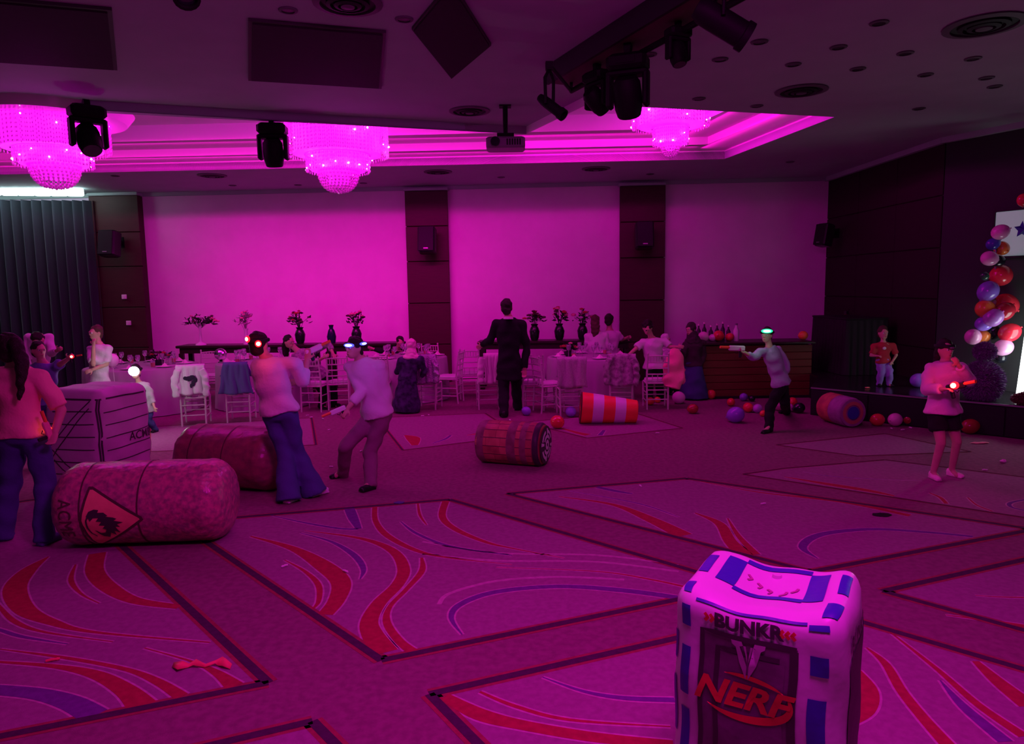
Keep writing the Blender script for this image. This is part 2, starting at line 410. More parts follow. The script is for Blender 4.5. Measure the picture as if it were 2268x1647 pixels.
# ---------------- back wall and its pillars
b = MB()
xl, xr = -13.0, 6.42
b.add([(xl, BWY(xl), 0), (xr, BWY(xr), 0), (xr, BWY(xr), 4.6), (xl, BWY(xl), 4.6), (xl, BWY(xl) + .2, 0), (xr, BWY(xr) + .2, 0), (xr, BWY(xr) + .2, 4.6), (xl, BWY(xl) + .2, 4.6)],
      [(0, 1, 2, 3), (5, 4, 7, 6), (3, 2, 6, 7), (1, 5, 6, 2), (4, 0, 3, 7)])
struct(b.build('wall_back', m_wall, smooth=False))
mould = MB(); mould.box(((xl + xr) / 2, BWY((xl + xr) / 2) - 0.03, ZC - 0.035), (19.2, 0.06, 0.07), yaw=BW_ANG)
struct(mould.build('trim_1', m_ceil, smooth=False))
def pillar(name, x0, x1, top, depth=0.16):
    # four stacked dark boards on a core
    core = MB(); xm = (x0 + x1) / 2
    core.box((xm, BWY(xm) - depth / 2 + .03, top / 2), (x1 - x0 - .03, depth - .03, top), yaw=BW_ANG)
    c = struct(core.build(name, m_dwood, smooth=False)); hs = [0, .78, 1.62, 2.46, 3.16, top]
    for i in range(5):
        p = MB(); p.bevbox((xm, BWY(xm) - depth - .005, (hs[i] + hs[i + 1]) / 2), (x1 - x0, .03, hs[i + 1] - hs[i] - .012), .008, yaw=BW_ANG)
        p.build('panel', m_dwood, c, smooth=False)
    cap = MB(); cap.bevbox((xm, BWY(xm) - depth / 2, top + .03), (x1 - x0 + .04, depth + .08, .06), .012, yaw=BW_ANG)
    cap.build('capital', m_ceil, c, smooth=False)
    return c
def wx(px, py=560):
    d = ray(px, py); return d.x * 14.83 / (d.y + 0.06 * d.x)     # where a line of sight meets the back wall
pillar('trim_2', wx(222, 600), wx(328, 600), 3.90, 0.2)
pillar('trim_3', wx(903), wx(996), 3.86)
pillar('trim_4', wx(1370), wx(1469), 3.86)

# ---------------- right wall in two runs, of dark boards
RW = [V((6.27, 14.46)), V((6.31, 10.70)), V((7.27, 8.65)), V((8.27, 6.15))]
def wallrun(name, a, b_, ztop, m, nx, rows, th=0.15, inset=0.012):
    d = (b_ - a); L_ = d.length; t = d.normalized(); nn = V((-t.y, t.x))      # nn points away from the room
    yaw = atan2(t.y, t.x); mid = (a + b_) / 2 + nn * th / 2
    k = MB(); k.box((mid.x, mid.y, ztop / 2), (L_ + .05, th, ztop), yaw=yaw)
    w = struct(k.build(name, m, smooth=False))
    for i in range(nx):
        for r in range(len(rows) - 1):
            c2 = a + d * ((i + .5) / nx) - nn * .012
            p = MB(); p.bevbox((c2.x, c2.y, (rows[r] + rows[r + 1]) / 2), (L_ / nx - inset, .024, rows[r + 1] - rows[r] - inset), .006, yaw=yaw)
            p.build('panel', m, w, smooth=False)
    return w
wallrun('wall_right', RW[0], RW[1], 4.0, m_dwood2, 3, [0.0, .9, 1.65, 2.4, 3.15, 3.9])
wallrun('wall_stage', RW[1], RW[2], 4.0, m_dgreen, 1, [0.4, 3.9])
wallrun('wall_stage_side', RW[2], RW[3], 4.0, m_dgreen, 2, [0.4, 3.9])
tr = MB()
for a, b_ in zip(RW[:-1], RW[1:]):
    d = b_ - a; n_ = V((d.y, -d.x)).normalized(); c2 = (a + b_) / 2 + n_ * .05
    tr.box((c2.x, c2.y, ZC - .04), (d.length + .06, .10, .08), yaw=atan2(d.y, d.x))
struct(tr.build('trim_5', m_ceil, smooth=False))

# ---------------- ceiling with its stepped tray
cl = MB()
# near field (4.06) in front of the bulkhead, lip field (3.96) around the tray
rl0, rl1 = G(0, 211, ZN), G(700, 253, ZN)
d_ = (rl1 - rl0); sl = d_.y / d_.x
def riser(x): return rl0.y + sl * (x - rl0.x)
bul = [(-13, riser(-13)), (0.0, riser(0.0)), (0.24, 10.03), (-13, 5.97)]
cl.prism(bul, ZC, ZN + .001)
seam = [(0.90, 8.47), (0.62, 7.2), (0.86, 6.6), (2.35, 3.2), (2.9, -1)]
cl.prism([(-13, -1), (-13, riser(-13)), (0.0, riser(0.0)), (0.24, 10.03), (0.62, 9.15)] + seam, ZN, ZN + .12)
cl.prism([(0.90, 8.47), (4.06, 9.29), (9.5, 10.7), (9.5, -1)] + seam[:0:-1], ZC, ZC + .12)
cl.prism([(4.06, 9.29), (3.55, 12.21), (3.55, 15.3), (9.5, 15.3), (9.5, 10.70)], ZC, ZC + .12)
cl.prism([(3.55, 12.21), (-13, 12.835), (-13, 15.5), (3.55, 15.3)], ZC, ZC + .12)
ceil = struct(cl.build('ceiling', m_ceil, smooth=False))
# tray: stepped white faces
def offs(e_far, e_side):
    # tray outline moved inwards by e_far (far side) and e_side (right side)
    a0, a1 = V((-13, 12.835)), V((3.55, 12.21)); s0, s1 = V((3.55, 12.21)), V((4.20, 8.49))
    c_ = V((a1.x - e_side, a1.y - e_far)); return [V((-13, 12.835 - e_far)), c_, V((s1.x - e_side, s1.y))]
O = [offs(0, 0), offs(.52, .42), offs(1.16, .92)]
zs = [(ZC, 4.10), (4.10, 4.215), (4.215, ZT)]
ty = MB()
for i, o_ in enumerate(O):
    z0, z1 = zs[i]
    for a, b_ in ((o_[0], o_[1]), (o_[1], o_[2])):
        ty.add([(a.x, a.y, z0), (b_.x, b_.y, z0), (b_.x, b_.y, z1), (a.x, a.y, z1)], [(0, 1, 2, 3)])
    if i < 2:
        q = O[i + 1]
        for j in (0, 1):
            ty.add([(o_[j].x, o_[j].y, z1), (o_[j + 1].x, o_[j + 1].y, z1), (q[j + 1].x, q[j + 1].y, z1), (q[j].x, q[j].y, z1)], [(0, 1, 2, 3)])
ty.add([(-13, 5.8, ZT), (4.3, 5.8, ZT), (4.3, 12.9, ZT), (-13, 12.9, ZT)], [(0, 1, 2, 3)])
near = [(-13, 5.97), (0.24, 10.03), (0.90, 8.47), (4.15, 9.3)]
for a, b_ in zip(near[:-1], near[1:]):
    ty.add([(*a, ZC), (*b_, ZC), (*b_, ZT), (*a, ZT)], [(0, 1, 2, 3)])
struct(ty.build('trim_6', m_tray, smooth=False, fixn=False))

# ---------------- stage in the right corner
stg = [G(1795, 918).xy, G(2036, 945).xy, G(2176, 967).xy, G(2268, 973).xy]
e0, e1 = V(stg[0]), V(stg[3]); dd = (e1 - e0).normalized()
sp = [e0 - dd * .0, e1 + dd * 2.2, V((9.4, 6.0)), V((9.4, 12.5)), V((6.3, 14.3)), V((5.25, 14.35)), V((4.95, 11.6))]
ms_top = mat('stage_top_gloss', (0.020, 0.016, 0.022), 0.22, spec=0.5, bump=0.03, bscale=30)
s_ = MB(); s_.prism([tuple(p) for p in sp], 0.0, 0.385); stage = struct(s_.build('stage', m_black, smooth=False))
s2 = MB(); s2.prism([tuple(p) for p in sp], 0.386, 0.41); s2.build('stage_deck', ms_top, stage, smooth=False)
s3 = MB(); mid = (sp[0] + sp[1]) / 2; nn = V((dd.y, -dd.x))
s3.box((mid.x + nn.x * .012, mid.y + nn.y * .012, .398), ((sp[1] - sp[0]).length, .02, .02), yaw=atan2(dd.y, dd.x)); s3.build('edge_strip', m_grey, stage, smooth=False)
for i in range(6):
    t0 = sp[0] + (sp[1] - sp[0]) * ((i + .5) / 6); p = MB()
    p.bevbox((t0.x + nn.x * .012, t0.y + nn.y * .012, .19), ((sp[1] - sp[0]).length / 6 - .01, .02, .36), .006, yaw=atan2(dd.y, dd.x)); p.build('fascia_panel', m_black, stage, smooth=False)

# ---------------- left curtain with its light bar
cur = MB()
ca, cb = V((-12.6, 14.35)), V((wx(222, 600) + .12, 15.06))
def curt(u, v):
    p = ca + (cb - ca) * u; x = u * 44
    return (p.x, p.y - .09 * sin(x * pi) - .03 * sin(x * 2.3 * pi + 1) * (1 - v), 0.02 + 3.78 * v)
cur.grid(curt, 230, 6)
m_curt = mat('charcoal_curtain', (0.035, 0.045, 0.060), 0.85, sheen=0.3)
c_ = cur.build('stage_curtain', m_curt, smooth=180, fixn=False)
setp(c_, 'charcoal pleated curtain hanging under a white light strip', 'curtain')
# ================================================================== CEILING FIXTURES
m_led = mat('cold_led', (1, 1, 1), emit=(0.75, 0.95, 1.0), es=7)
# light bar above the curtain
t = thing('led_light_bar', 'long bright cold white light bar above the charcoal curtain', 'light')
z_ = 3.86
lb0, lb1 = P(-330, 418, 14.1), P(186, 424, 14.45)
b = MB(); d_ = lb1 - lb0; yw = atan2(d_.y, d_.x); mid = (lb0 + lb1) / 2
b.box((mid.x, mid.y, mid.z + .07), (d_.length, .12, .05), yaw=yw); b.build('housing', m_grey, t, smooth=False)
for i in range(14):
    c_ = lb0 + d_ * ((i + .5) / 14); b = MB(); b.bevbox((c_.x, c_.y - .02, c_.z - .02), (d_.length / 14 - .01, .09, .15), .02, yaw=yw + .06)
    b.build('led_segment', m_led, t, smooth=False)
for i in range(3):
    c_ = lb0 + d_ * (i / 2 * .9 + .05); b = MB(); b.box((c_.x, c_.y, 3.95), (.03, .03, .16)); b.build('hanger', m_grey, t, smooth=False)
light('curtain_light', 'AREA', (mid.x - .6, mid.y - .10, mid.z - .12), 11, (0.65, 0.9, 1.0), aim=(mid.x, mid.y + .25, 2.2), size=d_.length - 1.4, sy=.05)

# flat dark panels under the near ceiling
m_pan = mat('dark_ceiling_panel', (0.022, 0.018, 0.022), 0.85, var=0.15, vscale=20)
m_frame = mat('dark_panel_frame', (0.035, 0.03, 0.035), 0.6)
for lab, pts in [('large dark rectangular panel in the top corner above the big chandelier', [(-150, -14), (248, 22), (260, 155), (-150, 128)]),
                 ('dark rectangular ceiling panel between the two hanging moving heads', [(550, 45), (855, 72), (845, 196), (550, 178)]),
                 ('dark diamond turned ceiling panel beside the lighting beam', [(1000, -40), (1088, 100), (1000, 174), (912, 65)])]:
    q = [G(x, y, ZN - .02) for x, y in pts]
    t = thing('ceiling_panel', lab, 'panel', (q[0].x, q[0].y, ZN - .02))
    o0 = V((q[0].x, q[0].y))
    pp = [V((p.x, p.y)) - o0 for p in q]; c_ = sum(pp, V((0, 0))) / 4
    b = MB(); b.prism([tuple(p) for p in pp], -.004, .018); b.build('frame', m_frame, t, smooth=False)
    b = MB(); b.prism([tuple(c_ + (p - c_) * .95) for p in pp], -.016, .0); b.build('grille', m_pan, t, smooth=False)

# round air diffusers and small downlights
m_diff = mat('diffuser_grey', (0.10, 0.095, 0.11), 0.6)
def diffuser(c, r, lab):
    t = thing('ceiling_diffuser', lab, 'vent', c)
    b = MB(); b.lathe([(r * .80, -.001), (r * .80, -.02), (r, -.012), (r, -.001)], n=28, cap=False); b.build('outer_ring', m_diff, t)
    for k, (a, dz) in enumerate(((.62, -.028), (.40, -.034))):
        b = MB(); b.lathe([(r * (a - .14), -.004), (r * (a - .12), dz), (r * a, dz + .008), (r * a, -.006)], n=28, cap=False); b.build('cone_ring', m_black, t)
    b = MB(); b.lathe([(0.0001, -.04), (r * .2, -.036), (r * .22, -.006)], n=20, cap=False); b.build('core', m_diff, t)
    b = MB(); b.lathe([(0.0001, -.003), (r * .82, -.003)], n=28, cap=False); b.build('throat', m_black, t)
for px, py, zz, r, lab in [(2180, 55, ZC, .30, 'large round ceiling diffuser nearest the camera, above the stage'),
                       (1775, 200, ZC, .27, 'round ceiling diffuser between stage and lighting beam'),
                       (1040, 245, ZN, .25, 'round ceiling diffuser beyond the diamond panel'),
                       (470, 388, ZC, .25, 'round ceiling diffuser over the wide pink wall, between left and middle chandelier'),
                       (970, 380, ZC, .25, 'round ceiling diffuser over the pillar nearest the middle chandelier'),
                       (1320, 373, ZC, .25, 'round ceiling diffuser beneath the small chandelier'),
                       (770, 6, ZN, .26, 'round ceiling diffuser at the top edge above the middle panel')]:
    g = G(px, py, zz); diffuser((g.x, g.y, zz), r, lab)
m_lens = mat('downlight_lens', (0.05, 0.05, 0.055), 0.3)
dl = None
for px, py in [(1682, 92), (1857, 104), (1947, 50), (2005, 117), (1595, 131), (2155, 129), (1900, 152), (1757, 142), (2050, 165), (2203, 191), (1676, 234), (1512, 79), (2035, 240), (2185, 172),
               (1437, 120), (1548, 218), (895, 42), (638, 22), (1750, 358), (255, 389), (515, 410), (660, 409), (805, 405), (1110, 392), (1440, 385)]:
    zz = ZC if (px > 1400 or py > 300) else ZN
    g = G(px, py, zz)
    far = zz == ZC
    if dl is None:
        dl = thing('downlight', 'tiny unlit recessed downlight in the dark ceiling', 'light', group='recessed downlights in the ceiling')
        b = MB(); b.lathe([(.052, -.001), (.05, -.012), (.072, -.008), (.075, -.001)], n=16, cap=False); b.build('trim_ring', m_diff, dl)
        b = MB(); b.lathe([(.0001, -.006), (.05, -.006)], n=16, cap=False); b.build('lens', m_lens, dl)
        o = dl
    else: o = copy_tree(dl)
    o.location = (g.x, g.y, zz - .001)

# ---------------- moving head lights
m_mh = mat('moving_head_black', (0.007, 0.006, 0.008), 0.6, spec=0.12)
m_glassd = mat('dark_front_lens', (0.02, 0.02, 0.03), 0.08, spec=0.6)
def moving_head(lab, top, s=1.0, yaw=0.0, tilt=0.5, clamp=.12, group=None):
    # top: hanging point; everything hangs below
    t = thing('moving_head_light', lab, 'stage light', top, yaw, group); t.scale = (s, s, s)
    b = MB(); b.box((0, 0, -clamp / 2), (.05, .09, clamp)); b.tube([(-.03, 0, -.02), (.03, 0, -.02)], .045, n=12); b.build('clamp', m_mh, t, smooth=35)
    b = MB(); b.bevbox((0, 0, -clamp - .06), (.34, .24, .13), .03); b.box((0, -.122, -clamp - .06), (.16, .01, .05)); b.build('base', m_mh, t, smooth=False)
    z0 = -clamp - .13
    for sx in (-1, 1):
        b = MB(); b.bevbox((sx * .155, 0, z0 - .14), (.05, .13, .30), .015); b.build('yoke_arm', m_mh, t, smooth=False)
    b = MB(); b.bevbox((0, 0, z0 - .015), (.34, .14, .05), .015); b.build('yoke_bridge', m_mh, t, smooth=False)
    rot = M.Rotation(tilt, 3, 'X')
    b = MB(); c_ = V((0, 0, z0 - .21))
    b.lathe([(.0001, .17), (.085, .165), (.115, .12), (.122, .02), (.118, -.08), (.10, -.15), (.092, -.16)], c=c_, n=18, rot=rot, cap=True)
    b.build('lamp_head', m_mh, t, smooth=35)
    b = MB(); b.lathe([(.0001, -.163), (.085, -.163)], c=c_, n=18, rot=rot, cap=False); b.build('lens', m_glassd, t)
    return t
q = P(188, 199, 8.05); moving_head('black moving head light hanging in front of the left chandelier', (q.x, q.y, ZC + .005), s=1.02, yaw=.75, tilt=-.65, clamp=.05)
hang = MB(); q = P(600, 228, 8.75); q.y = (riser(q.x) + 10.03 + .3067 * (q.x - .24)) / 2; q.x = P(600, 228, q.y).x; moving_head('black moving head light with pink light showing through its yoke', (q.x, q.y, ZC + .005), s=1.0, yaw=0.1, tilt=.25, clamp=.04)
# lighting beam
bz = ZN
u0, u1 = G(1260, 188, bz - .17), G(1486, 60, bz - .17)
dirb = (u1 - u0); dirb.z = 0; dirb.normalize(); nb = V((dirb.y, -dirb.x, 0))
b0 = u0 - dirb * .05; b1 = u0 + dirb * 5.2
tb = thing('lighting_beam', 'dark brown boxed lighting beam running overhead with stage lights clamped below', 'beam', (0, 0, 0))
m_beam = mat('brown_beam', (0.10, 0.045, 0.05), 0.7)
yb = atan2(dirb.y, dirb.x); mb_ = (b0 + b1) / 2; Lb = (b1 - b0).length
b = MB(); b.box((mb_.x, mb_.y, bz - .08), (Lb, .40, .16), yaw=yb); b.build('box', m_beam, tb, smooth=False)
b = MB(); m2 = mb_ - nb * 0.0 + (V((0, 0, 0)))
sidev = nb if (proj(mb_ + nb)[0] < proj(mb_)[0]) else -nb
b.box((mb_.x + sidev.x * .21, mb_.y + sidev.y * .21, bz - .085), (Lb, .03, .18), yaw=yb); b.build('side_board', m_black, tb, smooth=False)
b = MB(); rr0, rr1 = b0 + dirb * .1, b0 + dirb * 3.6
b.tube([(rr0.x, rr0.y, bz - .24), (rr1.x, rr1.y, bz - .24)], .025, n=10)
for k in range(5):
    c_ = rr0 + (rr1 - rr0) * (k / 4); b.box((c_.x, c_.y, bz - .19), (.03, .03, .1))
b.build('pipe', m_mh, tb, smooth=35)
def on_beam(px, py):
    # point under the beam's axis nearest to this line of sight
    best = None
    for k in range(400):
        p_ = b0 + dirb * (k * .013); x, y = proj((p_.x, p_.y, bz - .34)); dd_ = abs(x - px) + .3 * abs(y - py)
        if best is None or dd_ < best[0]: best = (dd_, p_)
    return best[1]
# fixtures: (kind, line of sight to the body)
def mh_at(lab, cx, cy, Yd, s, yaw, tilt):
    p_ = P(1300, 200, Yd); off = .42 * s       # cx: offset from the beam axis
    ax_ = u0 + dirb * ((Yd - u0.y) / dirb.y); p_.x = ax_.x + cx; p_.z = bz - .155 - off
    moving_head(lab, (p_.x, p_.y, p_.z + off), s=s, yaw=yaw, tilt=tilt, clamp=.10)
mh_at('largest of the black moving heads clustered under the lighting beam', -.09, 0, 6.25, .98, -.35, .5)
mh_at('smaller black moving head at the far end of the lighting beam', -.06, 0, 6.78, .74, -1.0, .9)
mh_at('black moving head tucked against the lighting beam nearest the camera', .0, 0, 5.75, .55, .4, -.3)
def par(lab, c, d, r, L_, hangz):
    t = thing('spotlight', lab, 'stage light', c)
    d = V(d).normalized(); q_ = d.to_track_quat('Z', 'Y').to_matrix()
    b = MB(); b.lathe([(.0001, -L_ / 2), (r * .7, -L_ / 2), (r * .95, -L_ / 2 + .05), (r, -L_ * .1), (r, L_ / 2), (r * 1.15, L_ / 2 + .005), (r * 1.15, L_ / 2 + .05), (r * .9, L_ / 2 + .05), (r * .88, L_ / 2)], n=16, rot=q_); b.build('barrel', m_mh, t, smooth=35)
    b = MB(); b.lathe([(.0001, L_ / 2 + .02), (r * .87, L_ / 2 + .02)], n=16, rot=q_, cap=False); b.build('lens', m_glassd, t)
    ax = q_ @ V((1, 0, 0)); b = MB()
    b.tube([ax * (r + .02), ax * (r + .03) + V((0, 0, hangz * .6)), V((0, 0, hangz * .85)), -ax * (r + .03) + V((0, 0, hangz * .6)), -ax * (r + .02)], .014, n=8); b.build('bracket', m_mh, t, smooth=60)
    b = MB(); b.box((0, 0, hangz * .92), (.06, .05, hangz * .18)); b.build('clamp', m_mh, t, smooth=False)
    return t
c_ = P(1217, 232, 6.3); par('small black spotlight on the tip of the lighting beam', c_, P(1262, 266, 6.2) - c_, .045, .24, .34)
b = MB(); b.tube([(rr0.x, rr0.y, bz - .24), (c_.x, c_.y, c_.z + .32)], .018, n=8); b.box((c_.x, c_.y, c_.z + .32), (.06, .06, .05)); b.build('side_arm', m_mh, tb, smooth=35)
c_ = P(1592, 46, 4.9); par('long black spotlight hanging beside the near part of the lighting beam', c_, P(1640, 75, 4.9) - c_, .085, .34, .24)
c_ = P(1340, 30, 4.75)
# clamp stub at the top edge
c_ = P(405, -44, 4.7); par('black spotlight just showing at the top edge left of the middle panel', c_, V((0.3, -.5, -.8)), .07, .26, ZN - c_.z)

# ---------------- ceiling projector
pj = P(1120, 320, 8.9)
t = thing('projector', 'grey ceiling projector on a black mount before the pink tray', 'projector', pj)
b = MB(); b.bevbox((0, 0, 0), (.46, .34, .13), .02); b.build('body', mat('projector_grey', (.22, .21, .24), .4), t, smooth=False)
b = MB(); b.lathe([(.0001, 0), (.045, .0), (.055, .05), (.04, .05)], c=(-.12, -.17, 0), n=16, rot=M.Rotation(pi / 2, 3, 'X')); b.build('lens', m_glassd, t)
b = MB()
for k in range(6): b.box((.02 + k * .03, -.172, 0), (.018, .006, .07))
b.build('vent_slats', m_black, t, smooth=False)
b = MB(); b.box((0, 0, .09), (.2, .2, .05)); b.tube([(0, 0, .08), (0, 0, ZN - pj.z + .01)], .03, n=12); b.box((0, 0, ZN - pj.z - .005), (.14, .14, .02)); b.build('mount', m_mh, t, smooth=35)

# ---------------- chandeliers
def crystal_mat(name):
    m = bpy.data.materials.new(name); m.use_nodes = True; nt = m.node_tree; n = nt.nodes; L = nt.links
    out = n['Material Output']; n.remove(n['Principled BSDF'])
    tr_ = n.new('ShaderNodeBsdfTranslucent'); tr_.inputs[0].default_value = (.9, .75, .9, 1)
    gl = n.new('ShaderNodeBsdfGlossy'); gl.inputs['Roughness'].default_value = .15; gl.inputs[0].default_value = (.95, .9, .95, 1)
    di = n.new('ShaderNodeBsdfDiffuse'); di.inputs[0].default_value = (.85, .75, .85, 1)
    m1 = n.new('ShaderNodeMixShader'); m1.inputs[0].default_value = .45; L.new(tr_.outputs[0], m1.inputs[1]); L.new(di.outputs[0], m1.inputs[2])
    m2_ = n.new('ShaderNodeMixShader'); m2_.inputs[0].default_value = .18; L.new(m1.outputs[0], m2_.inputs[1]); L.new(gl.outputs[0], m2_.inputs[2])
    L.new(m2_.outputs[0], out.inputs['Surface']); return m
m_cry = crystal_mat('crystal_strand')
m_sparkle = mat('chandelier_sparkle', (1, 1, 1), emit=(1.0, 0.45, 0.95), es=7)
m_core = mat('chandelier_lamp_core', (1, .8, 1), emit=(1.0, 0.002, 0.80), es=3.6)
m_core2 = mat('chandelier_low_core', (1, .8, 1), emit=(1.0, 0.002, 0.80), es=1.5)
m_gold = mat('chrome_ring', (0.7, 0.6, 0.7), 0.2, metal=1.0)
def chandelier(lab, c, tiers, ball, power, rim=None):
    # tiers: (radius, z top, z bottom) in metres from the tray ceiling; ball: (radius, z top, z bottom)
    t = thing('chandelier', lab, 'chandelier', c)
    b = MB(); b.lathe([(.0001, 0), (.25, 0), (.25, -.03), (.05, -.06), (.0001, -.06)], n=20); b.build('ceiling_plate', m_gold, t, smooth=35)
    for r, z0, z1 in tiers:
        b = MB(); b.lathe([(r, z0), (r + .015, z0), (r + .015, z0 - .03), (r, z0 - .03), (r, z0)], n=36, cap=False); b.build('tier_ring', m_gold, t, smooth=35)
        b = MB(); n_ = int(2 * pi * r / .028)
        for k in range(n_):
            an = 2 * pi * k / n_; rr = r * (1 - .03 * (k % 2)); x, y = rr * cos(an), rr * sin(an); zz = z0 - .03
            ze = z1 + random.uniform(-.01, .01); w_ = .0085
            st = max(3, int((zz - ze) / .045))
            for q_ in range(st):
                za = zz - (zz - ze) * q_ / st; zb = zz - (zz - ze) * (q_ + .86) / st; zm = (za + zb) / 2
                b.add([(x, y, za), (x + w_, y, zm), (x, y + w_, zm), (x - w_, y, zm), (x, y - w_, zm), (x, y, zb)], [(0, 1, 2), (0, 2, 3), (0, 3, 4), (0, 4, 1), (5, 2, 1), (5, 3, 2), (5, 4, 3), (5, 1, 4)])
        o = b.build('crystal_curtain', m_cry, t, smooth=False); o['kind'] = 'stuff'
        for k in range(max(8, int(r * 38))):  # glowing dots stand in for sparkle on the crystals
            an = 2 * pi * (k + .3) / max(8, int(r * 38)) + r; rr = r * random.uniform(.98, 1.03); b = MB()
            q_ = random.uniform(.007, .013); b.ell((rr * cos(an), rr * sin(an), random.uniform(z1 + .03, z0 - .05)), (q_, q_, q_), n=8, m=5); b.build('sparkle_dot', m_sparkle, t)
        b = MB(); b.lathe([(.0001, z0 - .04), (r * .86, z0 - .04), (r * .86, z1 + .03), (.0001, z1 + .03)], n=20, cap=False); b.build('lamp_core', m_core, t, smooth=35)
    r, z0, z1 = ball; b = MB(); rows = 9
    for i in range(rows):
        f = i / rows; ph = f * pi / 2; rr = r * cos(ph) ** .75; zz = z0 - (z0 - z1) * sin(ph)
        n_ = max(3, int(2 * pi * rr / (.048 if r > .2 else .034)))
        for k in range(n_):
            an = 2 * pi * (k + .5 * (i % 2)) / n_; sz = .017 if r > .2 else .012
            b.ell((rr * cos(an), rr * sin(an), zz), (sz, sz, sz * 1.2), n=6, m=4)
    b.ell((0, 0, z1), (.02, .02, .03), n=8, m=6)
    o = b.build('bead_basket', m_cry, t, smooth=False); o['kind'] = 'stuff'
    b = MB(); b.lathe([(.0001, z0 - .02), (r * .6, z0 - .02), (r * .5, z0 - (z0 - z1) * .6), (.0001, z0 - (z0 - z1) * .7)], n=14, cap=False); b.build('lamp_core', m_core2, t, smooth=35)
    if rim:
        rr, z0 = rim; b = MB(); b.lathe([(rr * .7, z0 - .03), (rr * .9, z0 - .02), (rr, z0 + .07), (rr + .02, z0 + .08), (rr * .92, z0 - .035), (rr * .7, z0 - .045)], n=40, cap=False); b.build('glass_rim', m_cry, t)
    return t
def zat(px, py, Y): return P(px, py, Y).z - ZT
Yc = 10.1; c_ = P(748, 340, Yc)
chandelier('pink lit crystal chandelier in the middle, with square shouldered upper tier', (c_.x, Yc, ZT), [(.68, -.02, zat(745, 348, Yc)), (.425, zat(745, 340, Yc), zat(745, 384, Yc))], (.27, zat(745, 380, Yc), zat(750, 425, Yc)), 42)
Yc = 8.9; c_ = P(118, 330, Yc)
chandelier('widest pink crystal chandelier, cut by the picture edge above the curtain', (c_.x, Yc, ZT), [(.62, -.02, zat(110, 338, Yc)), (.42, zat(110, 328, Yc), zat(110, 372, Yc))], (.27, zat(110, 368, Yc), zat(122, 416, Yc)), 26, rim=(.88, zat(120, 262, Yc)))
Yc = 10.2; c_ = P(1485, 300, Yc)
chandelier('small slim pink chandelier over the right side tables', (c_.x, Yc, ZT), [(.52, -.02, zat(1485, 284, Yc)), (.24, zat(1485, 280, Yc), zat(1485, 324, Yc))], (.145, zat(1485, 305, Yc), zat(1487, 348, Yc)), 9)

# ---------------- wall speakers, switches, extinguisher
def wall_speaker(lab, px, py, Yw, yaw, s=1.0):
    c_ = P(px, py, Yw)
    t = thing('wall_speaker', lab, 'speaker', c_, yaw); t.scale = (s, s, s)
    rot = M.Rotation(-.18, 3, 'X')
    b = MB(); b.bevbox((0, 0, 0), (.34, .28, .52), .03, rot=rot); b.build('cabinet', m_blackg, t, smooth=False)
    b = MB(); b.bevbox(rot @ V((0, -.15, 0)), (.30, .02, .48), .008, rot=rot); b.build('grille', m_black, t, smooth=False)
    b = MB(); b.box((0, .24, .05), (.08, .26, .08)); b.box((0, .36, .05), (.16, .02, .22)); b.build('wall_bracket', m_mh, t, smooth=False)
    b = MB(); b.box(rot @ V((0, -.163, -.19)), (.09, .004, .02), rot=rot); b.build('badge', m_grey, t, smooth=False)
    return t
wall_speaker('black loudspeaker on the left dark pillar beside the curtain', 243, 540, BWY(-7.6) - .62, BW_ANG)
wall_speaker('black loudspeaker on the middle dark pillar', 946, 532, BWY(-1.7) - .56, BW_ANG)
wall_speaker('black loudspeaker on the dark pillar beneath the small chandelier', 1427, 522, BWY(2.6) - .56, BW_ANG)
wall_speaker('black loudspeaker at the far corner of the dark right wall', 1826, 521, 13.7, -1.2, .8)
for px, py, lab in ((275, 657, 'white wall switch plate, the upper one on the left dark pillar'), (285, 715, 'white wall switch plate, the lower one on the left dark pillar')):
    c_ = P(px, py, BWY(-7.5) - .232); t = thing('switch_plate', lab, 'switch', c_, BW_ANG)
    b = MB(); b.bevbox((0, 0, 0), (.105, .02, .095), .006); b.build('plate', m_white, t, smooth=False)
    b = MB(); b.bevbox((0, -.013, 0), (.045, .012, .055), .003); b.build('rocker', m_white, t, smooth=False)
c_ = P(1872, 722, 13.25)
t = thing('fire_extinguisher', 'fire extinguisher with a pale label on the dark right wall', 'extinguisher', c_)
b = MB(); b.lathe([(.0001, -.27), (.075, -.265), (.08, -.24), (.08, .10), (.06, .17), (.025, .20), (.025, .22), (.0001, .22)], n=18); b.build('cylinder', mat('extinguisher_dark_red', (.18, .012, .015), .3), t, smooth=35)
b = MB(); b.lathe([(.0815, -.06), (.0815, .09)], n=18, cap=False); b.build('label_band', m_white, t)
b = MB(); b.box((0, -.02, .25), (.04, .10, .05)); b.tube([(0, -.06, .27), (0, -.13, .30)], .01, n=8); b.tube([(.03, -.03, .24), (.08, -.05, .12), (.09, -.04, -.14)], .011, n=8); b.build('valve', m_blackg, t, smooth=35)
b = MB(); b.box((.09, .02, .0), (.02, .22, .08)); b.build('bracket', m_mh, t, smooth=False)
# ================================================================== FURNITURE
m_chair = mat('pale_chiavari_paint', (0.62, 0.52, 0.56), 0.35, spec=0.4)
m_cush = mat('white_seat_pad', (0.78, 0.74, 0.76), 0.8)
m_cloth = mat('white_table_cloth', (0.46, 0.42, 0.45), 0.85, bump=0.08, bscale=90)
m_overlay = mat('pink_cloth_overlay', (0.80, 0.60, 0.72), 0.6)
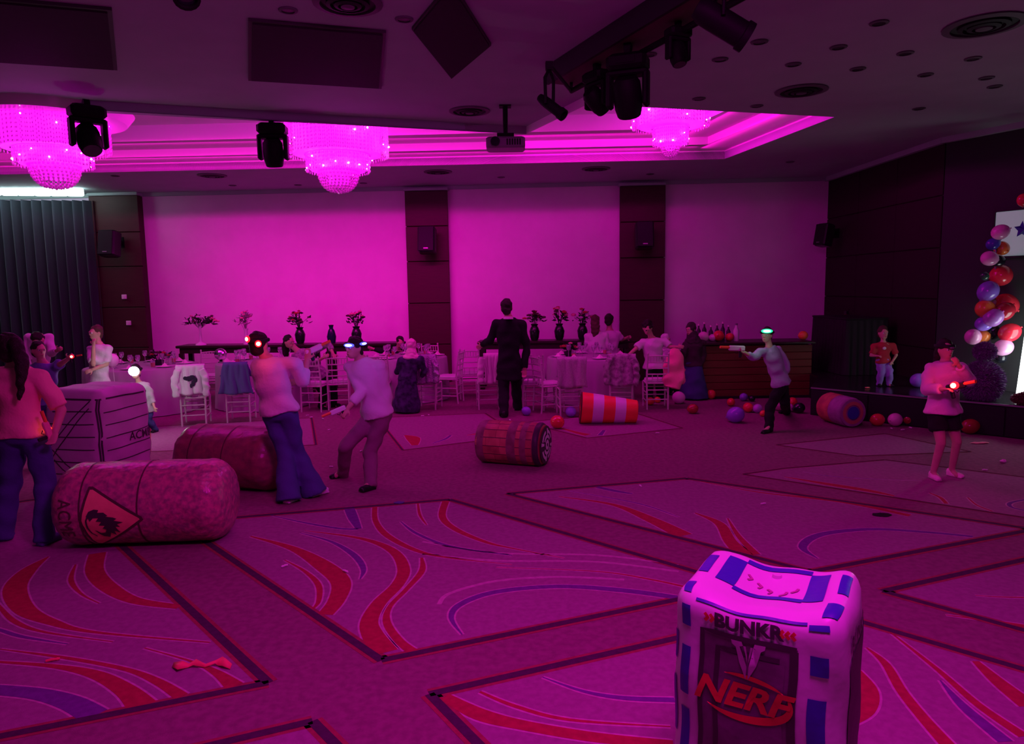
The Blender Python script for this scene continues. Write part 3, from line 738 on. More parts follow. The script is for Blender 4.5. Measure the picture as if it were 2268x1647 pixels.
# counters along the back wall
m_cons = wood('black_console_wood', (0.035, 0.018, 0.018), (0.02, 0.01, 0.012), 0.4)
def console(lab, px0, px1, Yf, ztop, depth=.5):
    a, b_ = P(px0, 770, Yf), P(px1, 770, Yf); L_ = b_.x - a.x; xm = (a.x + b_.x) / 2; ym = Yf + depth / 2
    t = thing('console_table', lab, 'table', (xm, ym, 0), BW_ANG)
    b = MB(); b.bevbox((0, 0, ztop - .025), (L_, depth, .05), .01); b.build('table_top', m_cons, t, smooth=False)
    b = MB(); b.box((0, 0, ztop - .10), (L_ - .12, depth - .08, .10)); b.build('apron', m_cons, t, smooth=False)
    for sx in (-1, 1):
        for sy in (-1, 1):
            b = MB(); b.bevbox((sx * (L_ / 2 - .08), sy * (depth / 2 - .07), (ztop - .15) / 2), (.09, .07, ztop - .15), .008); b.build('leg', m_cons, t, smooth=False)
    return t, ym
CZ = .91
console('dark console table along the wide pink wall behind the leftmost round table', 385, 700, 13.55, CZ)
console('dark console table between the blue headset child and the middle dark pillar', 715, 890, 13.55, CZ)
console('dark console table behind the man in the black suit, with three black vases', 1058, 1400, 13.45, CZ)

# bar front of stacked boards
ba, bb = G(1556, 884).xy, G(1796, 880).xy
ba, bb = V(ba), V(bb); dB = (bb - ba); LB = dB.length; tB = dB.normalized(); yB = atan2(tB.y, tB.x); nB = V((-tB.y, tB.x))
mB = (ba + bb) / 2 + nB * .35
t = thing('wooden_bar', 'long dark brown boarded bar beside the stage with balloons on top', 'bar', (mB.x, mB.y, 0), yB)
m_bar = wood('bar_brown_board', (0.16, 0.045, 0.022), (0.10, 0.026, 0.014), 0.5)
BZ = .95
b = MB(); b.box((0, .02, BZ / 2 - .03), (LB - .02, .64, BZ - .06)); b.build('core', m_bar, t, smooth=False)
for k in range(7):
    b = MB(); b.bevbox((0, -.325, .09 + k * .124), (LB, .03, .117), .006); b.build('board', m_bar, t, smooth=False)
b = MB(); b.bevbox((0, -.02, BZ - .02), (LB + .06, .78, .04), .01); b.build('bar_top', m_cons, t, smooth=False)
b = MB(); b.box((0, -.335, .02), (LB, .03, .05)); b.build('kick_board', m_black, t, smooth=False)
# black draped table at the foot of the right wall
c_ = G(1850, 868, .41)
t = thing('draped_table', 'black draped table standing on the stage under the fire extinguisher', 'table', (5.74, 12.3, .41), pi / 2 + .02)
b = MB()
def drape(u, v):
    # rectangular skirt with pleats
    per = [(-.62, -.34), (.62, -.34), (.62, .34), (-.62, .34), (-.62, -.34)]; ln = [1.24, .68, 1.24, .68]; s_ = u * sum(ln); i = 0
    while i < 3 and s_ > ln[i]: s_ -= ln[i]; i += 1
    a, e = V(per[i]), V(per[i + 1]); p = a + (e - a) * (s_ / ln[i]); n_ = V(((e - a).y, -(e - a).x)).normalized()
    w = .018 * sin(u * 3.84 / .11 * 2 * pi) * (1 - v); p = p + n_ * (w + .03 * (1 - v))
    return (p.x, p.y, .005 + .90 * v)
b.grid(drape, 220, 3); b.build('skirt', m_black, t)
b = MB(); b.bevbox((0, 0, .915), (1.27, .71, .03), .01); b.build('table_top', m_black, t, smooth=False)

# ---------------- chiavari chair
def make_chair():
    t = thing('chiavari_chair', 'x', 'chair')
    # the chair faces +y; its back is at -y
    for sx in (-1, 1):
        b = MB(); b.tube([(sx * .185, .19, 0), (sx * .188, .185, .22), (sx * .19, .18, .44)], [.013, .016, .017], n=8)
        for z in (.12, .30, .40): b.lathe([(.016, -.012), (.022, 0), (.016, .012)], c=(sx * (.186 + .003 * z), .186, z), n=8, cap=False)
        b.build('front_leg', m_chair, t)
        b = MB(); b.tube([(sx * .175, -.215, 0), (sx * .178, -.19, .44), (sx * .178, -.20, .62), (sx * .172, -.245, .93)], [.014, .017, .016, .013], n=8)
        b.ell((sx * .172, -.248, .945), (.018, .018, .022), n=8, m=5)
        b.build('rear_leg', m_chair, t)
        for z in (.14, .28): b = MB(); b.tube([(sx * .186, .185, z), (sx * .177, -.20, z)], .010, n=6); b.build('side_stretcher', m_chair, t)
    for y, z in ((.186, .20), (.186, .34), (-.20, .17), (-.20, .33)): b = MB(); b.tube([(-.183, y, z), (.183, y, z)], .010, n=6); b.build('cross_stretcher', m_chair, t)
    b = MB(); b.bevbox((0, -.005, .445), (.40, .40, .03), .012); b.build('seat', m_chair, t, smooth=False)
    b = MB(); b.lathe([(.0001, .0), (.19, .0), (.205, .018), (.195, .04), (.12, .05), (.0001, .052)], c=(0, 0, .461), n=4 * 6, rot=None)
    for i, v in enumerate(b.v):   # square the round pad
        x, y, z = v; a = atan2(y, x); k = 1 / max(abs(cos(a)), abs(sin(a))); k = 1 + (k - 1) * .72; b.v[i] = (x * k * .93, y * k * .93, z)
    b.build('seat_pad', m_cush, t)
    for z, y in ((.905, -.243), (.80, -.226), (.70, -.213), (.60, -.203)):
        b = MB(); b.tube([(-.175, y, z), (0, y - .018, z + (.008 if z > .9 else 0)), (.175, y, z)], .0115, n=6); b.build('back_rail', m_chair, t)
    for k in range(6):
        x = -.125 + k * .05; b = MB(); b.tube([(x, -.24, .80), (x, -.255, .905)], .007, n=6); b.build('spindle', m_chair, t)
    for k in range(3):
        x = -.09 + k * .09; b = MB(); b.tube([(x, -.205, .46), (x, -.215, .60)], .007, n=6); b.build('spindle', m_chair, t)
    return t
proto = make_chair(); used = False
CHAIRS = {}
def chair(key, px, py, yaw, lab):
    # px, py: where the middle of the chair's footprint meets the carpet
    global used
    o = proto if not used else copy_tree(proto); used = True
    g = G(px, py); place(o, (g.x, g.y, 0), yaw, lab, scale=.92, group='pale chiavari chairs around the round tables'); CHAIRS[key] = (V((g.x, g.y, 0)), yaw); return o
# yaw 0: seat faces away from the camera, back rest towards the camera
chair('tee', 436, 938, .25, 'pale chiavari chair wearing a white printed t-shirt on its back')
chair('jacket', 536, 930, .15, 'pale chiavari chair with a slate blue jacket over its back')
chair('c3', 700, 908, -.1, 'pale chiavari chair behind the girl in flared jeans')
chair('c4', 752, 903, .2, 'pale chiavari chair behind the child with the blue lights, seat towards the tables')
chair('c5', 842, 900, .1, 'bare pale chiavari chair just past the blue lit child, left of the dark patterned dress')
chair('sequin', 950, 903, -.15, 'pale chiavari chair carrying the silver sequin jacket')
chair('side', 996, 890, 1.35, 'pale chiavari chair seen side on, right of the sequin jacket')
chair('c8', 1040, 880, .1, 'bare pale chiavari chair with its ladder back square on, left of the suited man')
chair('pinkcoat', 1082, 902, .1, 'pale chiavari chair with a bright pink cardigan, beside the suited man')
chair('c10', 1185, 905, -.15, 'bare pale chiavari chair immediately right of the suited man')
chair('c10b', 1216, 910, -1.2, 'pale chiavari chair turned sideways between bare chair and lace shawl chair')
chair('lace', 1262, 918, .05, 'pale chiavari chair draped with a plain woven lace shawl')
chair('shawl', 1376, 908, -.15, 'pale chiavari chair draped with a long mottled shawl behind the striped drum')
chair('c13', 1452, 902, -.05, 'pale chiavari chair under the salmon pink jacket, nearest the floor balloons')
chair('f1', 962, 866, pi + .4, 'pale chiavari chair on the far side of the table with the sequin jacket')
chair('f6', 470, 885, pi + .3, 'pale chiavari chair on the far side below the tall white flower stand')

# ---------------- garments draped over chair backs
def garment(key, name, lab, cat, m, w, front, rear, thick=.02, flare=.06, sleeves=0, wob=.010, shift=0.0):
    c_, yaw = CHAIRS[key]
    b = MB()
    def sh(u, v):
        # v runs up the rear face (towards the camera), over the rail and down the front
        tot = rear + .07 + front; s_ = v * tot; x = (u - .5)
        if s_ < rear: y, z = -.27 - .02 * (1 - s_ / rear), .935 - rear + s_; k = 1 - s_ / rear
        elif s_ < rear + .07: a = (s_ - rear) / .07 * pi; y, z = -.245 - .03 * cos(a), .935 + .025 * sin(a); k = 0
        else: y, z = -.205 + .02 * ((s_ - rear - .07) / front), .935 - (s_ - rear - .07); k = (s_ - rear - .07) / front
        ww = w * (1 + flare * k); fold = .016 * sin(u * 17 + 2 * k) * (.25 + k) + .010 * sin(u * 31 + 5 * v)
        return (x * ww + shift + .012 * sin(9 * v + 3 * u), y - fold if s_ < rear else y + abs(fold) * .4, z + .012 * sin(u * 9 + 1.3) * (k > .9))
    b.grid(sh, 22, 26)
    o = b.build(name, m, fixn=False, smooth=180)
    sm = o.modifiers.new('thickness', 'SOLIDIFY'); sm.thickness = thick; sm.offset = 1
    o.location = c_; o.scale = (.92,) * 3; o.rotation_euler = (0, 0, yaw); setp(o, lab, cat)
    for s_ in range(sleeves):
        sx = -1 if s_ == 0 else 1; q = MB()
        q.tube([(sx * w * .42, -.30, .90), (sx * w * .54, -.31, .78), (sx * w * .56, -.32, .62), (sx * w * .53, -.31, .48)], [(.055, .03), (.06, .032), (.055, .03), (.05, .026)], n=12, ref=(1, 0, 0))
        me = remesh(q, .012, 2, wob=.008, wf=22, seed=s_ * 3); meshobj('sleeve', me, m, o)
    return o
m_tee = mat('white_tee_cloth', (0.70, 0.67, 0.70), 0.9, bump=.15, bscale=30)
m_slate = mat('slate_blue_cloth', (0.10, 0.13, 0.28), 0.9, bump=.15, bscale=40)
m_seq = mat('silver_sequin', (0.55, 0.5, 0.62), 0.22, metal=.85, bump=.9, bscale=70, spec=.5)
m_card = mat('bright_pink_knit', (0.90, 0.62, 0.80), 0.9, bump=.3, bscale=60)
m_lace = mat('mauve_lace', (0.60, 0.52, 0.58), 0.95, var=.22, vscale=70, bump=.5, bscale=90)
m_mott = mat('mottled_shawl', (0.52, 0.45, 0.50), 0.95, col2=(.24, .18, .22), vscale=16, bump=.4, bscale=60)
m_salm = mat('salmon_jacket', (0.90, 0.26, 0.36), 0.85, bump=.2, bscale=30)
o = garment('tee', 'draped_tee', 'white t-shirt with a dark chest print hung on a chair back', 't-shirt', m_tee, .40, .25, .42, sleeves=2)
q = MB()
for (x, y, a, e) in ((-.02, .02, .055, .04), (.03, .04, .05, .035), (.07, .0, .035, .045), (-.07, .03, .03, .03), (.04, -.05, .028, .05), (.01, -.09, .02, .035)):
    q.ell((x, -.318, .74 + y), (a, .004, e), n=12, m=6)
q.build('dark_print', mat('dark_print', (.03, .02, .05), .8), o)
garment('jacket', 'draped_jacket', 'slate blue jacket hung on a chair behind the girl in white', 'jacket', m_slate, .36, .2, .46, flare=.5)
garment('sequin', 'sequin_jacket', 'shiny silver sequin jacket hung on a chair at the dark dress', 'jacket', m_seq, .42, .25, .46, sleeves=2)
garment('pinkcoat', 'pink_cardigan', 'bright pink cardigan slung over a chair back left of the suited man', 'cardigan', m_card, .26, .3, .47, shift=.05, sleeves=1)
garment('lace', 'lace_shawl', 'plain mauve woven lace shawl squared over a chair back', 'shawl', m_lace, .45, .3, .44, flare=.1)
garment('shawl', 'mottled_shawl', 'mottled grey pink shawl with a long hanging end behind the striped drum', 'shawl', m_mott, .44, .3, .48, flare=.18, sleeves=2)
c_, yw = CHAIRS['c13']

# ---------------- round tables under white cloth
def round_table(lab, clab, px, py, r, seed):
    g = G(px, py); t = thing('round_table', lab, 'table', (g.x, g.y, 0))
    b = MB(); b.lathe([(.0001, .70), (r * .985, .70), (r * .985, .735), (.0001, .735)], n=48); b.build('table_top', m_cons, t, smooth=35)
    b = MB(); b.tube([(0, 0, .02), (0, 0, .70)], .05, n=12); b.box((0, 0, .02), (.9, .08, .04)); b.box((0, 0, .02), (.08, .9, .04)); b.build('pedestal', m_black, t, smooth=35)
    b = MB(); rnd = random.Random(seed); ph = rnd.random() * 6
    prof = [(.0001, .742), (r * .97, .742), (r, .735), (r + .012, .72), (r + .02, .55), (r + .03, .3), (r + .04, .12), (r + .045, .012)]
    def rip(an, i):
        k = max(0, i - 2) / 5; return k * (.016 * sin(an * 26 + ph) + .010 * sin(an * 41 + 2 * ph))
    b.lathe(prof, n=150, cap=False, ripple=rip)
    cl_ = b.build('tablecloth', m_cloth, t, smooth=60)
    b = MB(); ov = r * .80
    def top(u, v):
        a = u * 2 * pi; k = 1 / max(abs(cos(a)), abs(sin(a))); return None
    return t, V((g.x, g.y, .745))
T = {}
for key, px, py, r, lab in [('a', 322, 908, .84, 'leftmost round banquet table beyond the wooden crate, under white cloth'),
                            ('b', 588, 896, .74, 'round banquet table behind the red lit girl in flared jeans, white cloth'),
                            ('c', 905, 882, .68, 'round banquet table in front of the middle dark pillar, white cloth'),
                            ('d', 1306, 884, .70, 'round banquet table before the black vases, white cloth')]:
    T[key] = round_table(lab, '', px, py, r, hash(key) % 97)[1]
    T[key + 'r'] = r
# things on the tables
m_glass = mat('clear_glass', (.9, .9, .95), .05, trans=.85, spec=.5)
m_plate = mat('white_china', (.8, .78, .8), .25)
m_nap = mat('pink_napkin', (.92, .55, .78), .8)
m_juice = mat('orange_juice', (.9, .25, .05), .2)
m_dleaf = mat('dark_leaf', (.03, .06, .03), .6, var=.4, vscale=20)
def make_glass():
    t = thing('wine_glass', 'x', 'glass'); b = MB(); b.lathe([(.0001, .105), (.02, .11), (.036, .14), (.038, .175), (.031, .205), (.028, .205), (.034, .175), (.0001, .118)], n=12, cap=False); b.build('bowl', m_glass, t)
    b = MB(); b.lathe([(.034, 0), (.033, .004), (.006, .012), (.005, .10), (.012, .108)], n=12); b.build('stem', m_glass, t); return t
def make_tumbler():
    t = thing('tumbler', 'x', 'glass'); b = MB(); b.lathe([(.03, 0), (.036, .11), (.033, .11), (.027, .008)], n=12, cap=False); b.build('wall', m_glass, t)
    b = MB(); b.lathe([(.0001, .006), (.027, .006), (.031, .07), (.0001, .07)], n=12, cap=False); b.build('drink', m_juice, t); return t
def make_plate():
    t = thing('plate', 'x', 'plate'); b = MB(); b.lathe([(.0001, .004), (.07, .004), (.085, .012), (.125, .018), (.127, .014), (.085, .004), (.07, .0), (.0001, 0)], n=24, cap=False); b.build('dish', m_plate, t)
    b = MB(); b.add([(-.05, -.05, .012), (.05, -.04, .014), (.045, .05, .012), (-.05, .045, .016), (0, 0, .075)], [(0, 1, 4), (1, 2, 4), (2, 3, 4), (3, 0, 4)]); b.build('folded_napkin', m_nap, t, smooth=False); return t
gp_, tp_, pp_ = make_glass(), make_tumbler(), make_plate(); first = {'g': True, 't': True, 'p': True}
def put(kind, pr, x, y, z, lab, grp):
    o = pr if first[kind] else copy_tree(pr); first[kind] = False; place(o, (x, y, z), random.random() * 6, lab, grp); return o
TN = {'a': 'leftmost round table', 'b': 'round table behind the jeans girl', 'c': 'round table before the middle pillar', 'd': 'round table below the black vases'}
taken = {}
for k in 'abcd':
    c_ = T[k]; r = T[k + 'r']; n_ = 8
    for i in range(n_):
        a = i / n_ * 2 * pi + .2; put('p', pp_, c_.x + r * .78 * cos(a), c_.y + r * .78 * sin(a), c_.z, 'white plate with pink folded napkin set on the ' + TN[k], 'place settings on the ' + TN[k])
        put('g', gp_, c_.x + r * .56 * cos(a + .16), c_.y + r * .56 * sin(a + .16), c_.z, 'clear stemmed glass among the settings on the ' + TN[k], 'stemmed glasses on the ' + TN[k])
        if i % 2 == 0: put('g', gp_, c_.x + r * .50 * cos(a - .12), c_.y + r * .50 * sin(a - .12), c_.z, 'clear stemmed glass among the settings on the ' + TN[k], 'stemmed glasses on the ' + TN[k])
        if i % 2: put('t', tp_, c_.x + r * .60 * cos(a - .2), c_.y + r * .60 * sin(a - .2), c_.z, 'tumbler of orange drink on the ' + TN[k], 'tumblers on the ' + TN[k])
# ---------------- flowers
m_fl = {'pink': mat('pink_bloom', (.75, .22, .35), .8), 'red': mat('red_bloom', (.45, .04, .05), .8), 'pale': mat('pale_bloom', (.62, .50, .62), .8), 'dark': mat('dark_bloom', (.10, .02, .05), .8)}
m_vase = mat('black_vase', (.010, .010, .014), .25, spec=.5)
m_wvase = mat('white_flower_stand', (.75, .72, .78), .3)
def bouquet(name, lab, loc, vase, vm, spread, up, n, cols, seed, leaf=m_dleaf):
    rnd = random.Random(seed); t = thing(name, lab, 'vase of flowers', loc)
    b = MB(); b.lathe(vase, n=18, cap=False); b.build('vase', vm, t, smooth=50); z0 = vase[-1][1] if vase[-1][1] > vase[0][1] else max(z for _, z in vase)
    zt = max(z for _, z in vase)
    st = MB(); tips = []
    for i in range(n):
        a = rnd.random() * 2 * pi; f = sqrt(rnd.random()); x, y = spread * f * cos(a), spread * f * sin(a) * .8; z = zt + up * (1 - .55 * f * f) * rnd.uniform(.75, 1.1)
        st.tube([(0, 0, zt - .06), (x * .4, y * .4, zt + (z - zt) * .55), (x, y, z)], .004, n=5); tips.append((x, y, z))
    st.build('stems', leaf, t)
    for i, (x, y, z) in enumerate(tips):
        b = MB(); r_ = rnd.uniform(.022, .042)
        for k in range(6):
            a = k / 6 * 2 * pi; b.ell((x + r_ * .6 * cos(a), y + r_ * .6 * sin(a), z), (r_ * .62, r_ * .62, r_ * .5), n=7, m=4, rot=M.Rotation(a, 3, 'Z'))
        b.ell((x, y, z + r_ * .2), (r_ * .5, r_ * .5, r_ * .5), n=7, m=4); b.build('bloom', m_fl[cols[i % len(cols)]], t)
    lf = MB()
    for i in range(n * 4):
        x, y, z = tips[rnd.randrange(n)]; x *= rnd.uniform(.4, 1.15); y *= rnd.uniform(.4, 1.15); z = zt + (z - zt) * rnd.uniform(.25, .95); d = V((rnd.uniform(-1, 1), rnd.uniform(-1, 1), rnd.uniform(-.2, 1))).normalized(); s_ = V((rnd.uniform(-1, 1), rnd.uniform(-1, 1), rnd.uniform(-1, 1))).cross(d).normalized(); l_ = rnd.uniform(.06, .12); p = V((x, y, z))
        lf.add([p, p + d * l_ * .5 + s_ * l_ * .2, p + d * l_, p + d * l_ * .5 - s_ * l_ * .2], [(0, 1, 2), (0, 2, 3)])
    o = lf.build('leaves', leaf, t, smooth=False); o['kind'] = 'stuff'; return t
bv = [(.0001, 0), (.06, 0), (.085, .06), (.10, .17), (.075, .24), (.055, .27), (.075, .31), (.062, .31)]
cy = lambda x: 13.80 if x < -1 else 13.70
for px, s_, lab, cols in ((1184, 1, 'black vase with drooping dark flowers nearest the suited man', ('dark', 'red', 'dark')), (1239, 2, 'black vase with tall upright dark and red flowers, middle of three', ('dark', 'red', 'pink')), (1290, 3, 'black vase with pink lilies behind the pair in white shirts', ('pink', 'pale', 'red'))):
    x = P(px, 750, 13.7).x; bouquet('flower_vase', lab, (x, cy(x), CZ), bv, m_vase, .20 if s_ != 2 else .13, .26 if s_ != 2 else .36, 14, cols, s_)
x = P(445, 760, 13.8).x
bouquet('flower_stand', 'tall white trumpet vase with a wide spray of mixed flowers, on the leftmost console', (x, cy(x), CZ), [(.0001, 0), (.10, 0), (.09, .02), (.025, .06), (.02, .30), (.05, .36), (.04, .36)], m_wvase, .34, .24, 22, ('pale', 'pink', 'dark'), 5)
x = P(665, 750, 13.8).x; bouquet('flower_vase', 'dark vase of wine red flowers behind the person with arms raised', (x, cy(x), CZ), bv, m_vase, .22, .32, 16, ('dark', 'red'), 6)
x = P(735, 760, 13.8).x
t = thing('dark_vase', 'slim empty dark blue vase on the console between two bouquets', 'vase', (x, cy(x), CZ)); b = MB(); b.lathe([(.0001, 0), (.07, 0), (.09, .12), (.06, .24), (.035, .28), (.045, .33), (.035, .33)], n=18, cap=False); b.build('body', mat('dark_blue_vase', (.01, .012, .05), .2), t); b = MB(); b.lathe([(.035, .325), (.05, .33), (.05, .345), (.035, .345)], n=18, cap=False); b.build('rim', m_vase, t)
x = P(790, 750, 13.8).x; bouquet('flower_vase', 'dark vase of leafy flowers right behind the blue headset', (x, cy(x), CZ), bv, m_vase, .18, .30, 14, ('dark', 'pink'), 8)
x = P(545, 740, 13.8).x; bouquet('flower_vase', 'pale pink airy bouquet against the wide pink wall, left of the red lit head', (x, cy(x), CZ), [(.0001, 0), (.06, 0), (.05, .05), (.03, .25), (.05, .30), (.04, .30)], m_wvase, .22, .34, 14, ('pale', 'pink'), 9, mat('pale_stem', (.4, .25, .35), .7))
bouquet('table_flowers', 'low dark green centrepiece on the leftmost round table', (T['a'].x + .28, T['a'].y - .02, T['a'].z), [(.0001, 0), (.07, 0), (.09, .08), (.08, .08)], m_vase, .16, .16, 12, ('dark', 'dark', 'red'), 11)
bouquet('table_flowers', 'low red centrepiece on the round table below the black vases', (T['d'].x - .35, T['d'].y, T['d'].z), [(.0001, 0), (.07, 0), (.09, .08), (.08, .08)], m_vase, .14, .14, 12, ('red', 'dark', 'pink'), 12)
# mirror ball ornament
c_ = P(507, 786, 11.2); zb = T['b'].z
t = thing('mirror_ball', 'shiny mirrored ball ornament left of the red lit girl', 'ornament', (T['b'].x - .66, T['b'].y - .12, zb))
b = MB(); b.ell((0, 0, .135), (.10, .10, .10), n=20, m=14); b.build('ball', mat('mirror_tile', (.85, .7, .85), .12, metal=1), t, smooth=False)
b = MB(); b.lathe([(.05, 0), (.045, .01), (.02, .03), (.03, .04)], n=16); b.build('stand', m_blackg, t)
# bottles and bags on the bar
def bartop(px): 
    f = (px - 1556) / 240; return ba + dB * f + nB * .3
for px, h_, lab in ((1640, .30, 'white bottle standing on the bar in front of the pink wall'),):
    p = bartop(px); t = thing('white_bottle', lab, 'bottle', (p.x, p.y, BZ)); b = MB(); b.lathe([(.0001, 0), (.045, 0), (.048, .02), (.048, h_ * .6), (.02, h_ * .78), (.018, h_ * .92)], n=16); b.build('body', m_white, t, smooth=50); b = MB(); b.lathe([(.021, h_ * .9), (.021, h_), (.0001, h_)], n=12, cap=False); b.build('cap', m_grey, t)
for k, px in enumerate((1545, 1562, 1575, 1590, 1604, 1617, 1630)):
    p = bartop(px) + nB * .18; t = thing('bar_bottle', 'dark bottle in the row at the back of the bar', 'bottle', (p.x, p.y, BZ), group='dark bottles along the back of the bar')
    h_ = .26 + .03 * (k % 3); b = MB(); b.lathe([(.0001, 0), (.036, 0), (.038, .02), (.038, h_ * .6), (.014, h_ * .76), (.013, h_ * .93)], n=12); b.build('body', mat('bottle_dark', (.05, .02, .05), .12), t, smooth=50); b = MB(); b.lathe([(.016, h_ * .9), (.016, h_), (.0001, h_)], n=10, cap=False); b.build('cap', m_nap, t)
# ================================================================== INFLATABLES
def vinyl(name, col, rough=.42, var=.0, col2=None, vscale=14, bump=.25, bscale=9):
    return mat(name, col, rough, spec=.4, var=var, col2=col2, vscale=vscale, bump=bump, bscale=bscale)
class Box:
    # rounded inflated block: faces +-x, +-y, +-z; S gives surface point and normal in local coordinates
    def __init__(s, w, d, h, r, puff=.03, dent=0.0, seed=0):
        s.w, s.d, s.h, s.r, s.puff, s.dent, s.ph = w, d, h, r, puff, dent, seed; s.voff = 0.0; s.wob = .003 if dent > 0 else .007
    def pt(s, q):
        half = V((s.w / 2, s.d / 2, s.h / 2)); p = V((q[0] * half.x, q[1] * half.y, q[2] * half.z)); inn = V([max(-(half[i] - s.r), min(half[i] - s.r, p[i])) for i in range(3)])
        d = p - inn; d = d.normalized() if d.length > 1e-9 else V((0, 0, 0)); o = inn + d * s.r
        a, b, c = [1 - min(1, abs(x)) ** 2 for x in q]
        o.x += math.copysign(s.puff * b * c, q[0]) * (abs(q[0]) ** 6); o.y += math.copysign(s.puff * a * c, q[1]) * (abs(q[1]) ** 6)
        top = max(0, q[2]) ** 6
        o.z += top * (-s.dent * (a ** 1.6) * (.55 + .45 * b) + s.puff * .4 * b * (abs(q[0]) ** 2))
        o.x += s.wob * sin(o.z * 21 + q[1] * 4 + s.ph); o.y += s.wob * sin(o.z * 17 + q[0] * 5 + s.ph)
        o.z += .004 * sin(q[0] * 9 + s.ph) * top
        return o + V((0, 0, s.h / 2))
    def S(s, f, u, v):
        if f == 'front': q = (u, -1, min(1, v + s.voff))
        elif f == 'back': q = (-u, 1, v)
        elif f == 'right': q = (1, u, v)
        elif f == 'left': q = (-1, -u, v)
        elif f == 'top': q = (u, v, 1)
        else: q = (u, -v, -1)
        return s.pt(q)
    def N(s, f, u, v):
        e = .02; a = s.S(f, min(1, u + e), v) - s.S(f, max(-1, u - e), v); b = s.S(f, u, min(1, v + e)) - s.S(f, u, max(-1, v - e)); n = a.cross(b)
        return n.normalized() if n.length > 1e-12 else V((0, 0, 1))
    def body(s, m, par, n=26, name='inflated_body'):
        b = MB()
        for f in ('front', 'back', 'left', 'right', 'top', 'bottom'):
            b.grid(lambda u, v: s.S(f, u * 2 - 1, v * 2 - 1), n, n)
        me_ = b.build(name, m, par, smooth=180); bm = bmesh.new(); bm.from_mesh(me_.data); bmesh.ops.remove_doubles(bm, verts=bm.verts, dist=.0005); bmesh.ops.recalc_face_normals(bm, faces=bm.faces); bm.to_mesh(me_.data); bm.free(); return me_
    def patch(s, name, m, par, f, u0, u1, v0, v1, off=.003, n=8, sk=0.0):
        b = MB(); b.grid(lambda u, v: (lambda U, V_: s.S(f, U, V_) + s.N(f, U, V_) * off)(u0 + (u1 - u0) * u, v0 + (v1 - v0) * v + sk * (u - .5)), n, n); return b.build(name, m, par, smooth=180)
    def line(s, name, m, par, f, pts, wd, off=.0035):
        # pts in (u, v); wd in metres
        P_ = [tuple(p) for p in pts]; dense = []
        for a, c in zip(P_[:-1], P_[1:]):
            for k in range(8): dense.append((a[0] + (c[0] - a[0]) * k / 8, a[1] + (c[1] - a[1]) * k / 8))
        dense.append(P_[-1]); b = MB(); vs = []
        for i, (u, v) in enumerate(dense):
            n_ = s.N(f, u, v); p = s.S(f, u, v) + n_ * off; a = s.S(f, *dense[max(0, i - 1)]); c = s.S(f, *dense[min(len(dense) - 1, i + 1)]); t = (c - a).normalized(); w = n_.cross(t).normalized() * wd / 2; vs += [p + w, p - w]
        b.add(vs, [(2 * i, 2 * i + 1, 2 * i + 3, 2 * i + 2) for i in range(len(dense) - 1)]); return b.build(name, m, par, smooth=180)
    def text(s, name, m, par, f, body, cu, cv, hgt, bold=.0, shear=0, space=1.0, off=.005, stretch=1.0, rot=0.0):
        vs, fs, (tw, th) = text_mesh(body, 1.0, bold, shear, space); k = hgt / th; out = []
        wdt = {'front': s.w, 'back': s.w, 'left': s.d, 'right': s.d, 'top': s.w}[f]; hh = s.d if f == 'top' else s.h
        for x, y in vs:
            x, y = x * stretch, y; x, y = x * cos(rot) - y * sin(rot), x * sin(rot) + y * cos(rot)
            u = cu + x * k / (wdt / 2); v = cv + y * k / (hh / 2); out.append(s.S(f, u, v) + s.N(f, u, v) * off)
        b = MB(); b.add(out, fs); o = b.build(name, m, par, smooth=180, fixn=False); return o
    def shape(s, name, m, par, f, poly, off=.005):
        # filled outline given in (u, v), cut into small faces
        bm = bmesh.new(); vv = [bm.verts.new((x, y, 0)) for x, y in poly]; bm.faces.new(vv); bmesh.ops.triangulate(bm, faces=bm.faces)
        for _ in range(3):
            bmesh.ops.subdivide_edges(bm, edges=[e for e in bm.edges if e.calc_length() > .12], cuts=1); bmesh.ops.triangulate(bm, faces=bm.faces)
        bm.verts.index_update(); b = MB(); b.add([s.S(f, v.co.x, v.co.y) + s.N(f, v.co.x, v.co.y) * off for v in bm.verts], [tuple(v.index for v in q.verts) for q in bm.faces]); bm.free()
        return b.build(name, m, par, smooth=180, fixn=False)

m_bw = vinyl('bunker_white_vinyl', (.72, .66, .72), .38, bump=.18)
m_bb = vinyl('print_blue', (.045, .035, .40), .4)
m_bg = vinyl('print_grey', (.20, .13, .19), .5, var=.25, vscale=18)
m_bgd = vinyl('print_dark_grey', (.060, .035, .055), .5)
m_br = vinyl('print_red', (.75, .03, .05), .4)
m_bk = vinyl('print_ink', (.05, .03, .05), .5)
m_pale = vinyl('print_pale', (.48, .36, .46), .5)
# ---- printed bunker in the foreground
fl_, fr_ = G(1490, 1800), G(1800, 1900)
BK = Box(.545, .50, .90, .075, puff=.016, dent=.055)
byaw = -.55
t = thing('inflatable_bunker', 'white blue and grey inflatable bunker with red oval lettering, nearest the camera', 'inflatable', (.902, 2.44, 0), byaw)
BK.body(m_bw, t, 30)
BK.voff = .095
